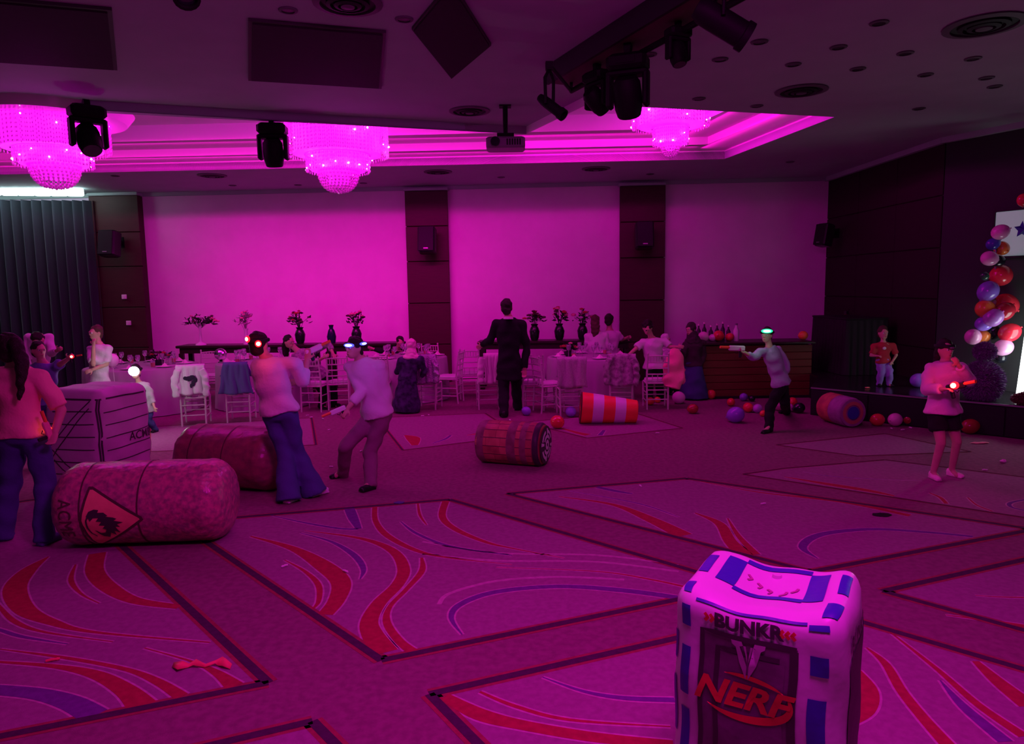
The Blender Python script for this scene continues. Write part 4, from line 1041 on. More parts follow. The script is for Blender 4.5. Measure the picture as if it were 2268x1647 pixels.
# front
BK.voff = 0.05
BK.patch('grey_panel', m_bg, t, 'front', -.62, .50, -.92, .675)
BK.line('panel_edge_line', m_bgd, t, 'front', [(-.61, -.9), (-.61, .675), (.49, .675)], .016, .0055)  # printed dark grey lines along the panel edges
BK.line('panel_edge_line', m_bgd, t, 'front', [(.46, -.9), (.46, .66)], .026, .0055)
BK.line('panel_groove', m_bgd, t, 'front', [(-.42, -.5), (-.42, .565), (.30, .565)], .016, .0055)
BK.patch('groove_plate', m_bg, t, 'front', -.39, .36, -.5, .54, .0045)
for v0, v1 in ((.66, .83), (.12, .50), (-.42, .0)): BK.patch('blue_block', m_bb, t, 'front', -.91, -.76, v0, v1)
for v0, v1 in ((.51, .655), (-.07, .34), (-.6, -.28)): BK.patch('blue_block', m_bb, t, 'front', .63, .83, v0, v1)
BK.patch('blue_block', m_bb, t, 'front', .62, .86, .845, .90)
BK.text('lettering', m_bk, t, 'front', 'BUNKR', -.05, .775, .052, bold=.045, space=1.0, stretch=.98)
for sx, dr in ((-.49, 1), (.39, -1)):
    for k in range(3):
        x = sx + (k - 1) * .065; BK.line('chevron', m_br, t, 'front', [(x - .02 * dr, .805), (x + .02 * dr, .775), (x - .02 * dr, .745)], .011)
# emblem of nested V strokes
for sg in (-1, 1):
    BK.shape('emblem_wing', m_pale, t, 'front', [(-.055 + sg * x, y) for x, y in [(.20, .655), (.075, .655), (.06, .625), (.10, .615), (.012, .47), (.012, .37), (.10, .49), (.145, .605), (.19, .625)][::sg]], .0065)
    BK.shape('emblem_wing', m_pale, t, 'front', [(-.055 + sg * x, y) for x, y in [(.055, .625), (.028, .625), (.008, .55), (.008, .50)][::sg]], .0065)
# oval logo: swoosh above and below with slanted letters
BK.text('lettering', m_br, t, 'front', 'NERF', -.08, .235, .086, bold=.032, shear=.30, space=.98, off=.007, stretch=1.12)
def swoosh(a0, a1, rx, ry, w, cx=-.06, cy=.225, sk=.0):
    n = 22; up, lo = [], []
    for i in range(n + 1):
        a = a0 + (a1 - a0) * i / n; k = sin(pi * i / n) ** .7; up.append((cx + rx * cos(a), cy + ry * sin(a))); lo.append((cx + (rx - w * k) * cos(a), cy + (ry - w * k * .6) * sin(a)))
    return up + lo[::-1]
BK.shape('logo_swoosh', m_br, t, 'front', swoosh(-2.55, .55, .55, .185, .10), .0062)
BK.shape('logo_swoosh', m_br, t, 'front', swoosh(.62, 2.1, .53, .18, .06), .0062)
# right, left and back faces
for f in ('right', 'left', 'back'):
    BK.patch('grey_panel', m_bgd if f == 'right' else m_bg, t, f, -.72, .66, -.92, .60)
    for v0, v1 in ((.40, .62), (-.2, .25)): BK.patch('blue_block', m_bb, t, f, .74, .92, v0, v1)
BK.text('lettering', m_bk, t, 'right', 'BUNKR', 0, .70, .062, bold=.035)
m_mark = vinyl('print_mauve', (.45, .10, .30), .5)
# top print
for u0, u1, v0, v1 in ((-.66, -.42, -.30, .62), (.42, .66, -.36, .60), (-.42, .42, -.40, -.28), (-.42, .42, .60, .72)): BK.patch('blue_block', m_bb, t, 'top', u0, u1, v0, v1)
for u0, u1, v0, v1 in ((-.97, -.78, -.2, .5), (.80, .98, -.15, .55), (-.97, -.80, -.93, -.62), (.74, .97, -.9, -.5)): BK.patch('blue_block', m_bb, t, 'top', u0, u1, v0, v1)
for u, v, a in ((-.30, .2, .6), (-.15, .05, .3), (.28, .0, 2.4), (.17, -.16, 2.2), (0, -.1, .2)):
    BK.line('top_mark', m_mark, t, 'top', [(u - .05 * cos(a), v + .09), (u + .02, v), (u - .05 * sin(a), v - .08)], .010)
BK.line('seam', m_bb, t, 'front', [(-.70, .91), (-.2, .89), (.3, .89), (.60, .91)], .010)
c_ = BK.S('top', 0, .45); b = MB(); b.lathe([(.0001, .012), (.016, .012), (.018, .0), (.024, -.004)], c=c_, n=14); b.build('air_valve', m_bw, t)

# ---- crate
m_cw = vinyl('crate_white_vinyl', (.66, .58, .64), .5, var=.12, vscale=5, bump=.3, bscale=6)
CT = Box(.66, .66, 1.0, .085, puff=.035, dent=-.02, seed=2)
g = G(222, 1098)
cyaw = 1.30
t = thing('inflatable_crate', 'large white inflatable crate printed with dark plank lines, beside the ponytailed person', 'inflatable', (g.x - .19, g.y + .42, 0), cyaw)
CT.body(m_cw, t, 26)
# local front faces down-left, local right face (u grows away) faces ... both visible faces carry planks
for f in ('front', 'left', 'right', 'back'):
    for s_ in (-.98, .98): CT.line('edge_line', m_bk, t, f, [(s_ * .97, -.9), (s_ * .97, .86)], .016)
    CT.line('edge_line', m_bk, t, f, [(-.93, .84), (.93, .84)], .016)
    for k in range(7):
        v = .60 - k * .245
        if f in ('left', 'back'):
            d = (.80 - abs(v)) ; a = -.62 + (.62 + .66) * (.5 + v / 1.5) if False else 0
            CT.line('plank_line', m_bk, t, f, [(-.80 if k % 3 else -.55, v), (.82, v + .02)], .010)
        else:
            CT.line('plank_line', m_bk, t, f, [(-.82, v - .02), (.80, v + .02)], .010)
for f in ('left', 'back'):
    for o_ in (-.10, .13): CT.line('brace_line', m_bk, t, f, [(-.74, -.20 + o_), (.72, .74 + o_ * .6)], .011)
    for o_ in (-.10, .10): CT.line('brace_line', m_bk, t, f, [(-.70, -.25 + o_), (.55, -.92 + o_)], .011)
CT.text('lettering', m_bgd, t, 'front', 'ACME', .42, .02, .085, bold=.01, stretch=.95)
for u in (-.6, -.2, .2, .6): CT.line('wrinkle_shade', m_pale, t, 'top', [(u, -.85), (u + .08, .8)], .008)  # wrinkle creases shaded in as flat darker lines

# ---- barrels
class Barrel:
    # axis along local x, radius profile rad(t) for t in -1..1
    def __init__(s, L_, rad, wob=.006, seed=0): s.L, s.rad, s.wob, s.ph = L_, rad, wob, seed
    def S(s, t, a, off=0.0):
        r, dx = s.rad(t); r += s.wob * (sin(a * 9 + 14 * t + s.ph) * .5 + sin(a * 23 + s.ph + 3 * sin(t * 8)) * .35 + sin(a * 41 + t * 17) * .2) * min(1, r / .1) * (abs(t) ** 1.5 + .15) + off
        return V((dx, -r * cos(a), r * sin(a)))     # a = 0 faces the local front (-y), a = pi/2 up
    def body(s, m, par, nt=64, na=72):
        b = MB(); b.grid(lambda u, v: s.S(u * 2 - 1, v * 2 * pi), nt, na); o = b.build('inflated_body', m, par, smooth=180)
        bm = bmesh.new(); bm.from_mesh(o.data); bmesh.ops.remove_doubles(bm, verts=bm.verts, dist=.0006); bmesh.ops.recalc_face_normals(bm, faces=bm.faces); bm.to_mesh(o.data); bm.free(); return o
    def map(s, name, m, par, pts, fs, t0, a0, off=.004):
        # flat (x along axis metres, y upwards metres) wrapped round the barrel
        r0 = s.rad(t0)[0]; b = MB(); b.add([s.S(t0 + x / (s.L / 2) , a0 + y / r0, off) for x, y in pts], fs); return b.build(name, m, par, smooth=180, fixn=False)
    def seam(s, m, par, t, w=.012):
        b = MB(); b.grid(lambda u, v: s.S(t + (u - .5) * w / (s.L / 2), v * 2 * pi, .004), 1, 72); return b.build('seam', m, par, smooth=180)
def fillpoly(poly, step=.03):
    bm = bmesh.new(); bm.faces.new([bm.verts.new((x, y, 0)) for x, y in poly]); bmesh.ops.triangulate(bm, faces=bm.faces)
    for _ in range(4): bmesh.ops.subdivide_edges(bm, edges=[e for e in bm.edges if e.calc_length() > step * 1.5], cuts=1); bmesh.ops.triangulate(bm, faces=bm.faces)
    bm.verts.index_update(); r = ([(v.co.x, v.co.y) for v in bm.verts], [tuple(v.index for v in f.verts) for f in bm.faces]); bm.free(); return r
def capsule_prof(L_, R_, rc):
    # straight side, rounded shoulders of radius rc and a nearly flat end
    def rad(t):
        hl = L_ / 2; arc = rc * pi / 2; flat = R_ - rc; tot = (hl - rc) + arc + flat; s_ = abs(t) * tot; sg = 1 if t >= 0 else -1
        if s_ < hl - rc: return R_ * (1 - .015 * (s_ / hl) ** 2), sg * s_
        if s_ < hl - rc + arc: a = (s_ - (hl - rc)) / rc; return flat + rc * cos(a), sg * (hl - rc + rc * sin(a))
        k = (s_ - (hl - rc) - arc) / max(flat, 1e-6); return max(.0003, flat * (1 - k)), sg * (hl + .012 * (1 - (1 - k) ** 2))
    rad.tot = (L_ / 2 - rc) + rc * pi / 2 + (R_ - rc); return rad
m_rust = mat('rust_print_vinyl', (.64, .16, .27), .28, spec=.5, col2=(.30, .12, .18), vscale=26, bump=.6, bscale=13)
m_rust2 = mat('dark_rust_print_vinyl', (.34, .08, .12), .32, spec=.5, col2=(.22, .06, .10), vscale=14, bump=.6, bscale=9)
m_seam = mat('barrel_seam', (.10, .03, .05), .5)
m_sign = vinyl('warning_orange', (.95, .48, .24), .5, var=.06)
rad1 = capsule_prof(1.27, .315, .17); B1 = Barrel(2 * rad1.tot, rad1, .010, 1)
g = G(328, 1214)
t = thing('inflatable_barrel', 'big mottled pink inflatable barrel lying with an orange flame warning triangle', 'inflatable', (g.x - .06, g.y + .19, .313), .06)
B1.body(m_rust, t, 90, 84)
for q in (-.42, .05): B1.seam(m_seam, t, q)
B1.map('warning_sign', m_seam, t, *fillpoly([(-.20, .30), (-.26, .05), (-.21, -.215), (-.17, -.225), (.20, .045), (.19, .07), (-.17, .30)]), -.13, -.30, .005)
B1.map('warning_sign_face', m_sign, t, *fillpoly([(-.185, .275), (-.24, .05), (-.195, -.19), (-.17, -.20), (.175, .05), (.17, .06), (-.165, .275)]), -.13, -.30, .008)
fl2 = [(-.17, .10), (-.15, .135), (-.11, .15), (-.075, .145), (-.085, .125), (-.04, .125), (-.01, .10), (-.03, .095), (.03, .085), (.055, .075), (.03, .06), (.10, .045), (.05, .03), (.07, .005), (.035, .01), (.065, -.05), (.02, -.025), (.025, -.075), (-.01, -.045), (-.03, -.095), (-.075, -.085), (-.10, -.06), (-.125, -.02), (-.11, -.025), (-.085, -.05), (-.05, -.045), (-.035, -.015), (-.06, .0), (-.04, .02), (-.085, .025), (-.06, .055), (-.10, .06), (-.08, .085), (-.12, .085), (-.145, .06), (-.155, .08)]
B1.map('flame_symbol', m_bk, t, *fillpoly([(x * .95 - .04, y * .95 - .0) for x, y in fl2]), -.13, -.33, .012)
ring = [(-.155 + .012 * 0, .10), (-.172, .06), (-.172, .0), (-.15, -.05), (-.12, -.085), (-.118, -.075), (-.142, -.045), (-.16, .0), (-.16, .06), (-.145, .095)]
B1.map('flame_line', m_bk, t, *fillpoly([(x - .04, y) for x, y in ring]), -.13, -.33, .012)
vs_, fs_, (tw, th) = text_mesh('ACME', 1.0, .0, 0, 1.08); k = .30 / tw
B1.map('lettering', m_seam, t, [(y * k * 1.25, -x * k) for x, y in vs_], fs_, -.54, -.10, .006)
rad2 = capsule_prof(1.12, .305, .15); B2 = Barrel(2 * rad2.tot, rad2, .012, 5)
g = G(500, 1088)
t = thing('inflatable_barrel', 'dark red inflatable barrel lying behind the flame barrel and the jeans girl', 'inflatable', (g.x + .03, g.y + .20, .30), -.30)
B2.body(m_rust2, t, 80, 72)
for q in (-.38, .10): B2.seam(m_seam, t, q)
# plank printed keg
m_keg = mat('keg_print_vinyl', (.50, .20, .11), .42, spec=.45, col2=(.30, .10, .07), vscale=7, bump=.35, bscale=10)
m_keg2 = mat('keg_pale_board', (.60, .27, .15), .45, col2=(.42, .17, .10), vscale=9)
m_hoop = mat('keg_hoop_print', (.30, .17, .17), .45, col2=(.20, .10, .10), vscale=12)
rad3 = capsule_prof(.74, .232, .05); B3 = Barrel(2 * rad3.tot, rad3, .004, 3)
g0, g1 = G(1075, 1026), G(1205, 1036)
ax = (g1 - g0); kyaw = -.36
g = G(1138, 1032)
t = thing('inflatable_keg', 'inflatable keg with wood board print and a black and white round end emblem', 'inflatable', (g.x - .01, g.y + .14, .231), kyaw)
B3.body(m_keg, t, 60, 60)
tw_ = rad3.tot
for q, w in ((-.53, .10), (.10, .10), (.33, .07)):
    b = MB(); b.grid(lambda u, v: B3.S(q + (u - .5) * w / tw_, v * 2 * pi, .004), 3, 60); b.build('hoop', m_hoop, t, smooth=180)
rk = random.Random(4)
for i in range(16):
    a = i / 16 * 2 * pi; t0 = -.62
    while t0 < .50:
        t1 = min(.5, t0 + rk.uniform(.15, .5)); b = MB(); b.grid(lambda u, v: B3.S(t0 + .008 + (t1 - t0 - .016) * u, a + (.02 + .94 * v) * 2 * pi / 16, .0028), 6, 3); b.build('board', m_keg2 if rk.random() < .45 else m_keg, t, smooth=180); t0 = t1
    b = MB(); b.grid(lambda u, v: B3.S(-.62 + 1.12 * u, a + (v - .5) * .035, .0034), 16, 1); b.build('board_joint', m_seam, t, smooth=180)
# end emblem on the right end (+x)
xe = .74 / 2 + .013
def disc(name, m, r0, r1, a0=0, a1=2 * pi, off=0.0, n=36):
    b = MB(); b.grid(lambda u, v: (xe + off + .012 * (1 - ((r0 + (r1 - r0) * u) / .2) ** 2), -(r0 + (r1 - r0) * u) * cos(a0 + (a1 - a0) * v), (r0 + (r1 - r0) * u) * sin(a0 + (a1 - a0) * v)), 4, n); return b.build(name, m, t, smooth=180)
disc('end_disc', m_bk, .0005, .205, off=.002)
b = MB(); b.grid(lambda u, v: B3.S(.515 + .12 * u, v * 2 * pi, .005), 4, 60); b.build('end_rim', m_bk, t, smooth=180)
m_ew = vinyl('emblem_white', (.78, .74, .8), .4)
for a0, a1 in ((.35, 1.35), (1.8, 2.8), (3.5, 4.5), (4.95, 5.95)): disc('emblem_arc', m_ew, .130, .162, a0, a1, .006, 12)
for a0, a1 in ((.5, 2.6), (3.6, 5.8)): disc('emblem_arc', m_ew, .075, .108, a0, a1, .006, 14)
for k in range(4): disc('emblem_arc', m_ew, .100, .178, k * pi / 2 + .05, k * pi / 2 + .28, .0065, 4)
disc('emblem_core', m_ew, .020, .055, 0, 2 * pi, .006, 24)
# ---- striped drum (frustum on its side)
def rad4(t):
    hl = .385; R0, R1 = .222, .160; rc = .03
    if abs(t) < .86: x = t / .86 * hl; return R0 + (R1 - R0) * (x + hl) / (2 * hl), x
    sg = 1 if t > 0 else -1; k = (abs(t) - .86) / .14; Re = R1 if sg > 0 else R0
    return max(.0004, Re * (1 - k ** 2.2) if k < 1 else .0004), sg * (hl + .014 * min(1, k * 3))
rad4.tot = .385 / .86
B4 = Barrel(2 * rad4.tot, rad4, .002, 2)
m_or = vinyl('drum_orange', (.95, .10, .05), .45, bump=.1)
g = G(1352, 942)
t = thing('striped_drum', 'orange and white striped traffic drum lying on its side before the shawl chairs', 'traffic drum', (g.x, g.y + .20, .190), -.05)
t.rotation_euler = (0, .0815, -.05)
B4.body(m_or, t, 60, 56)
for q in (-.345, .345): b = MB(); b.grid(lambda u, v: B4.S(q + (u - .5) * .335, v * 2 * pi, .003), 6, 56); b.build('white_band', m_ew, t, smooth=180)
b = MB(); b.grid(lambda u, v: B4.S(-.86 - .135 * u, v * 2 * pi, .003), 5, 56); b.build('dark_base', m_black, t, smooth=180)
# ---- keg by the stage, its end towards the camera
rad5 = capsule_prof(.54, .20, .06); B5 = Barrel(2 * rad5.tot, rad5, .003, 7)
m_vio = mat('violet_print_vinyl', (.42, .16, .40), .45, col2=(.32, .12, .30), vscale=12, bump=.3, bscale=10)
g = G(1878, 945)
t = thing('inflatable_keg', 'violet ended inflatable keg lying at the foot of the stage, ringed end facing out', 'inflatable', (g.x - .02, g.y + .22, .20), -1.40)
B5.body(m_vio, t, 50, 48)
b = MB(); b.grid(lambda u, v: B5.S(-.55 + .62 * u, v * 2 * pi, .003), 10, 48); b.build('orange_sleeve', mat('keg_orange_print', (.60, .18, .12), .5, col2=(.4, .1, .1), vscale=9), t, smooth=180)
xe = .54 / 2 + .013
m_ring = mat('ring_orange', (.55, .16, .14), .5)
for nm, m, r0, r1 in (('end_ring', m_ring, .105, .150), ('end_ring', m_vio, .150, .185), ('end_core', m_bb, .0005, .085)):
    disc(nm, m, r0, r1, off=.006)
# ================================================================== BALLOONS AND LOOSE THINGS
def balloon_mat(n, c): return mat('balloon_' + n, c, .18, spec=.5, coat=.3)
BC = {'red': (.75, .03, .06), 'dred': (.38, .015, .035), 'violet': (.28, .16, .72), 'purple': (.45, .20, .62), 'pink': (.85, .38, .66), 'orange': (.85, .25, .05), 'black': (.012, .012, .02), 'green': (.03, .10, .06), 'pale': (.8, .6, .6), 'magenta': (.9, .35, .8), 'blue': (.06, .05, .42)}
def balloon_mb(r, tilt=0.0, ang=0.0):
    b = MB(); rot = M.Rotation(ang, 3, 'Z') @ M.Rotation(tilt, 3, 'X')
    prof = [(.0001, r * 1.08)]
    for i in range(1, 14):
        a = pi / 2 - i / 14 * pi; z = r * sin(a) * (1.08 if a > 0 else 1.22); prof.append((r * cos(a) * (1 if a > -.6 else 1 - .10 * (-a - .6)), z))
    prof += [(r * .08, -r * 1.20), (r * .05, -r * 1.24), (r * .14, -r * 1.33), (.0001, -r * 1.30)]
    b.lathe(prof, n=20, rot=rot, cap=False); return b
def balloon(lab, c, r, col, tilt=None, group='loose balloons lying on the floor'):
    t = balloon_mb(r, random.uniform(1.2, 1.9) if tilt is None else tilt, random.random() * 6).build('balloon', balloon_mat(col, BC[col]), smooth=180)
    t.location = c; return setp(t, lab, 'balloon', group)
def floor_balloon(px, py, rp, col, lab, z=0.0):
    # py, rp: centre and radius in the photograph; it rests on the carpet
    lo, hi = None, None
    y0 = G(px, py + rp, z).y; r = rp * y0 / F
    for _ in range(4):
        q = P(px, py, y0); y0 += 0; d = ray(px, py); s = (z + r - CAM_Z) / d.z; q = CAM + d * s; r = rp * q.y / F; y0 = q.y
    balloon(lab, (q.x, q.y, z + r * 1.0), r, col)
FB = [(1630, 918, 18, 'violet', 'large violet balloon lying nearest the camera in front of the bar'),
      (1619, 890, 9, 'red', 'small red balloon behind the left shoulder of the large violet balloon'),
      (1647, 879, 9, 'violet', 'small deep violet balloon at the bar kick board'),
      (1678, 872, 8, 'orange', 'small orange red balloon touching the bar left of the green lit child'),
      (1657, 902, 11, 'red', 'red balloon immediately right of the large violet balloon'),
      (1678, 904, 10, 'purple', 'purple balloon between red balloon and the green lit child leg'),
      (1690, 915, 7, 'orange', 'small orange balloon at the foot of the green lit child'),
      (1665, 882, 7, 'black', 'small black balloon at the foot of the wooden bar'),
      (1726, 896, 13, 'pink', 'pink balloon right of the green lit child leg'),
      (1755, 890, 11, 'red', 'red balloon at the back of the trio right of the green lit child'),
      (1747, 902, 10, 'magenta', 'bright magenta balloon in front of the trio right of the green lit child'),
      (1770, 903, 12, 'black', 'black balloon in the gap between bar and stage'),
      (1816, 909, 9, 'magenta', 'small magenta balloon tucked left of the violet ended keg'),
      (1929, 915, 11, 'violet', 'violet balloon just right of the violet ended keg'),
      (1944, 929, 14, 'red', 'red balloon in front, right of the violet ended keg'),
      (1960, 920, 11, 'dred', 'dark red balloon behind the front red one by the stage'),
      (1983, 929, 15, 'pink', 'pink balloon with twin glints against the stage front'),
      (2012, 929, 13, 'dred', 'dark red balloon against the stage front left of the pink sweatshirt girl'),
      (2148, 944, 17, 'dred', 'dark red balloon against the stage front right of the pink sweatshirt girl'),
      (1503, 880, 14, 'magenta', 'bright magenta balloon beside the salmon jacket'),
      (1528, 875, 8, 'pink', 'small pink balloon right of the bright magenta one'),
      (1535, 905, 11, 'dred', 'dull red balloon alone on the carpet right of the chairs'),
      (1556, 870, 8, 'violet', 'small violet balloon at the left end of the bar'),
      (1574, 872, 11, 'red', 'shiny red balloon at the left corner of the bar'),
      (1166, 910, 10, 'violet', 'violet balloon under the bare chair by the suited man'),
      (1264, 911, 12, 'violet', 'violet balloon under the plain lace shawl chair'),
      (1234, 934, 15, 'red', 'bright coral red balloon between the keg and the striped drum'),
      (1114, 898, 8, 'orange', 'orange balloon behind the suited man foot'),
      (1440, 888, 9, 'red', 'red balloon under the salmon jacket chair'),
      (1456, 885, 7, 'orange', 'orange balloon deep under the salmon jacket chair')]
for a in FB: floor_balloon(*a)
p0 = G(2034, 858, .41); floor_balloon(2034, 842, 16, 'violet', 'pale violet balloon on the stage edge left of the pink sweatshirt girl', .41)
for px, py, rp, col, lab in ((1565, 752, 11, 'pink', 'dusty pink balloon at the left end of the bar top'), (1585, 750, 8, 'magenta', 'small magenta balloon on the bar top'), (1599, 749, 12, 'red', 'largest red balloon on the bar top'), (1624, 752, 9, 'red', 'red balloon on the bar top beside the white bottle'), (1788, 752, 10, 'orange', 'orange red balloon at the right end of the bar top by the stage')):
    p = bartop(px); r = rp * (p.y) / F; balloon(lab, (p.x, p.y - .05, BZ + r + .004), r, col, group='balloons on the bar top')
# pink balloon beside the sipping child
c_ = P(249, 797, 10.2); balloon('bright magenta balloon tied behind the child with hand at mouth', (c_.x, c_.y, c_.z), .085, 'magenta', tilt=0.1)
bb_ = MB(); bb_.tube([(c_.x, c_.y, c_.z - .11), (c_.x + .01, c_.y + .02, .02)], .004, n=6); o = bb_.build('balloon_stick', m_white); setp(o, 'thin stick holding the magenta balloon behind the child', 'stick')
# balloon column on the stage
AY = 9.52
base = G(2190, 872, .41); base = V((P(2190, 870, AY).x, AY, .41))
t = thing('balloon_column', 'tall wavy column of mixed coloured balloons on the stage beside a pale screen', 'balloons', base)
b = MB(); pts = [(2190, 868), (2190, 790), (2195, 720), (2205, 650), (2205, 590), (2206, 540), (2215, 500)]
b.tube([P(x, y, AY + .05) - base for x, y in pts], .012, n=8); b.build('pole', m_grey, t)
b = MB(); b.lathe([(.0001, .0), (.17, 0), (.17, .015), (.0001, .02)], n=24, c=(P(2190, 868, AY + .05) - base) * V((1, 1, 0)) if False else (0, .05, 0)); b.build('foot_plate', m_grey, t)
for i, (px, py, rp, col) in enumerate([(2215, 514, 16, 'pink'), (2199, 540, 13, 'blue'), (2218, 549, 15, 'orange'), (2191, 572, 16, 'pink'), (2211, 578, 13, 'black'), (2217, 610, 23, 'red'), (2181, 611, 9, 'green'), (2189, 644, 21, 'violet'), (2228, 673, 23, 'red'), (2224, 690, 19, 'dred'), (2182, 684, 20, 'orange'), (2196, 669, 9, 'pale'), (2199, 704, 19, 'purple'), (2178, 717, 16, 'violet'), (2198, 736, 16, 'black'), (2235, 737, 20, 'red'), (2155, 746, 17, 'pink'), (2175, 746, 15, 'orange'), (2223, 769, 18, 'pink'), (2216, 792, 12, 'black')]):
    Yb = AY - .02 + .10 * ((i * 7) % 3 - 1); p = P(px, py, Yb) - base; o = balloon_mb(rp * AY / F, random.uniform(.6, 2.4), random.random() * 6).build('balloon', balloon_mat(col, BC[col]), t, smooth=180); o.location = p
# single balloon and star over the screen
p = P(2266, 442, 9.2); balloon('round red balloon above the pale screen at the picture edge', p, .07, 'red', tilt=0, group=None)
p_ = P(2264, 508, 9.25); b = MB(); pl = []
for k in range(10): a = k / 10 * 2 * pi + pi / 2; r_ = .11 if k % 2 == 0 else .055; pl.append((r_ * cos(a), r_ * sin(a)))
b.add([(x, -.0, z) for x, z in pl] + [(0, -.045, 0), (0, .045, 0)], [(i, (i + 1) % 10, 10) for i in range(10)] + [((i + 1) % 10, i, 11) for i in range(10)])
o = b.build('star_balloon', balloon_mat('blue', BC['blue']), smooth=False); o.location = p_; setp(o, 'blue star foil balloon hanging in front of the pale screen', 'balloon')
def on_side(px, py, off=.05):
    # line of sight against the stage side walls
    d = ray(px, py)
    for a, e in zip(RW[:-1], RW[1:]):
        n_ = V(((e - a).y, -(e - a).x)).normalized(); k = (a + n_ * off).dot(n_) / V((d.x, d.y)).dot(n_) if abs(V((d.x, d.y)).dot(n_)) > 1e-6 else -1
        if k > 0:
            q = CAM + d * k
            if (V((q.x, q.y)) - a).dot((e - a).normalized()) <= (e - a).length + .01 and (V((q.x, q.y)) - a).dot((e - a).normalized()) >= -.01: return q, atan2((e - a).y, (e - a).x)
    return P(px, py, 9), 0
q, yw = on_side(2268, 516)
dsc = V((cos(yw), sin(yw), 0))
qa, _ = on_side(2207, 470); qb, _ = on_side(2207, 568)
t = thing('projection_screen', 'pale grey screen panel on the dark stage wall behind the balloon column', 'screen', (q.x + dsc.x * .35, q.y + dsc.y * .35, (qa.z + qb.z) / 2), yw)
wS = 2 * (V((qa.x, qa.y)) - V((q.x + dsc.x * .35, q.y + dsc.y * .35))).length; hS = abs(qa.z - qb.z)
b = MB(); b.bevbox((0, 0, 0), (wS, .03, hS), .008); b.build('panel', mat('screen_grey', (.35, .36, .36), .5, emit=(.24, .36, .38), es=.36), t, smooth=False)
b = MB()
for sx, sz, w, h_ in ((0, hS / 2 + .015, wS + .06, .03), (0, -hS / 2 - .015, wS + .06, .03), (-wS / 2 - .015, 0, .03, hS), (wS / 2 + .015, 0, .03, hS)): b.box((sx, 0, sz), (w, .045, h_))
b.build('frame', m_black, t, smooth=False)
# lit white box on the stage
q = P(2262, 800, 9.0)
t = thing('light_box', 'glowing white upright light box on the stage at the picture edge', 'lamp', (q.x + .19, 9.0, .41), .12)
m_lb = mat('light_box_glow', (1, 1, 1), emit=(.9, 1.0, 1.0), es=5)
b = MB(); b.add([(-.21, -.05, .06), (.2, -.05, .06), (.2, -.05, 1.0), (-.13, -.05, 1.0), (-.21, .05, .06), (.2, .05, .06), (.2, .05, 1.0), (-.13, .05, 1.0)], [(0, 1, 2, 3), (5, 4, 7, 6), (3, 2, 6, 7), (1, 5, 6, 2), (4, 0, 3, 7)]); b.build('diffuser', m_lb, t, smooth=False)
b = MB(); b.bevbox((0, 0, .03), (.5, .2, .06), .01); b.build('foot', m_grey, t, smooth=False)
light('light_box_glow', 'AREA', (q.x + .15, 8.93, 1.0), 7, (.8, .95, 1.0), aim=(q.x - .6, 7.6, .2), size=.3, sy=.8)
# furry pouf and cushion on the stage
c_ = P(2176, 840, 9.08)
m_fur = mat('violet_fur', (.22, .08, .30), 1.0, var=.5, vscale=28, sheen=.6)
def furry(name, lab, cat, c, r, m, n, ln, body):
    t = thing(name, lab, cat, c); b = MB(); b.ell((0, 0, r[2]), r, n=28, m=16); o = b.build(body, m, t); rnd = random.Random(3); k = MB()
    for i in range(n):
        z = rnd.uniform(-.9, 1); a = rnd.random() * 2 * pi; s = sqrt(1 - z * z); d = V((s * cos(a), s * sin(a), z)); p = V((d.x * r[0], d.y * r[1], d.z * r[2] + r[2])); e = p + d * ln * rnd.uniform(.6, 1.2) + V((rnd.uniform(-1, 1), rnd.uniform(-1, 1), -.5)) * ln * .35; w = d.cross(V((rnd.uniform(-1, 1), rnd.uniform(-1, 1), rnd.uniform(-1, 1)))).normalized() * .010
        k.add([p + w, p - w, e], [(0, 1, 2)])
    f = k.build('fur', m, t, smooth=False); f['kind'] = 'stuff'; return t
furry('furry_pouf', 'shaggy violet pouf on the stage behind the pink sweatshirt girl', 'pouf', (c_.x, c_.y, .41), (.21, .21, .235), m_fur, 5000, .05, 'pouf_body')
c_ = P(2184, 770, 9.3); 
furry('furry_ball', 'small dark violet fluffy ball on top of the shaggy pouf', 'ornament', (P(2182, 770, 9.08).x, 9.08, .41 + .47 + .048), (.105, .105, .10), m_fur, 2000, .035, 'ball_body')
c_ = P(2243, 850, 9.0)
furry('floor_cushion', 'flat dark red tufted cushion on the stage below the light box', 'cushion', (c_.x, 8.62, .41), (.22, .16, .075), mat('dark_red_plush', (.20, .03, .07), 1.0, var=.5, vscale=30), 2200, .03, 'cushion_body')
# loose scraps on the floor
m_stream = mat('coral_streamer', (.95, .12, .16), .5); m_dart = mat('pale_foam', (.85, .75, .82), .6)
t0 = [(384, 1476), (400, 1482), (418, 1478), (432, 1475), (455, 1478), (478, 1474), (488, 1468), (497, 1475), (512, 1480)]
b = MB(); st = [G(*p) + V((0, 0, .012 + .012 * (i % 2))) for i, p in enumerate(t0)]; wds = [.008, .022, .006, .014, .004, .005, .024, .018, .010]
vs = []; 
for i, p in enumerate(st): vs += [p + V((0, wds[i] * 1.4, .004)), p - V((0, wds[i] * 1.4, .008))]
b.add(vs, [(2 * i, 2 * i + 1, 2 * i + 3, 2 * i + 2) for i in range(len(st) - 1)]); o = b.build('streamer', m_stream); md = o.modifiers.new('t', 'SOLIDIFY'); md.thickness = .003; setp(o, 'crumpled coral streamer lying on the front left carpet panel', 'streamer')
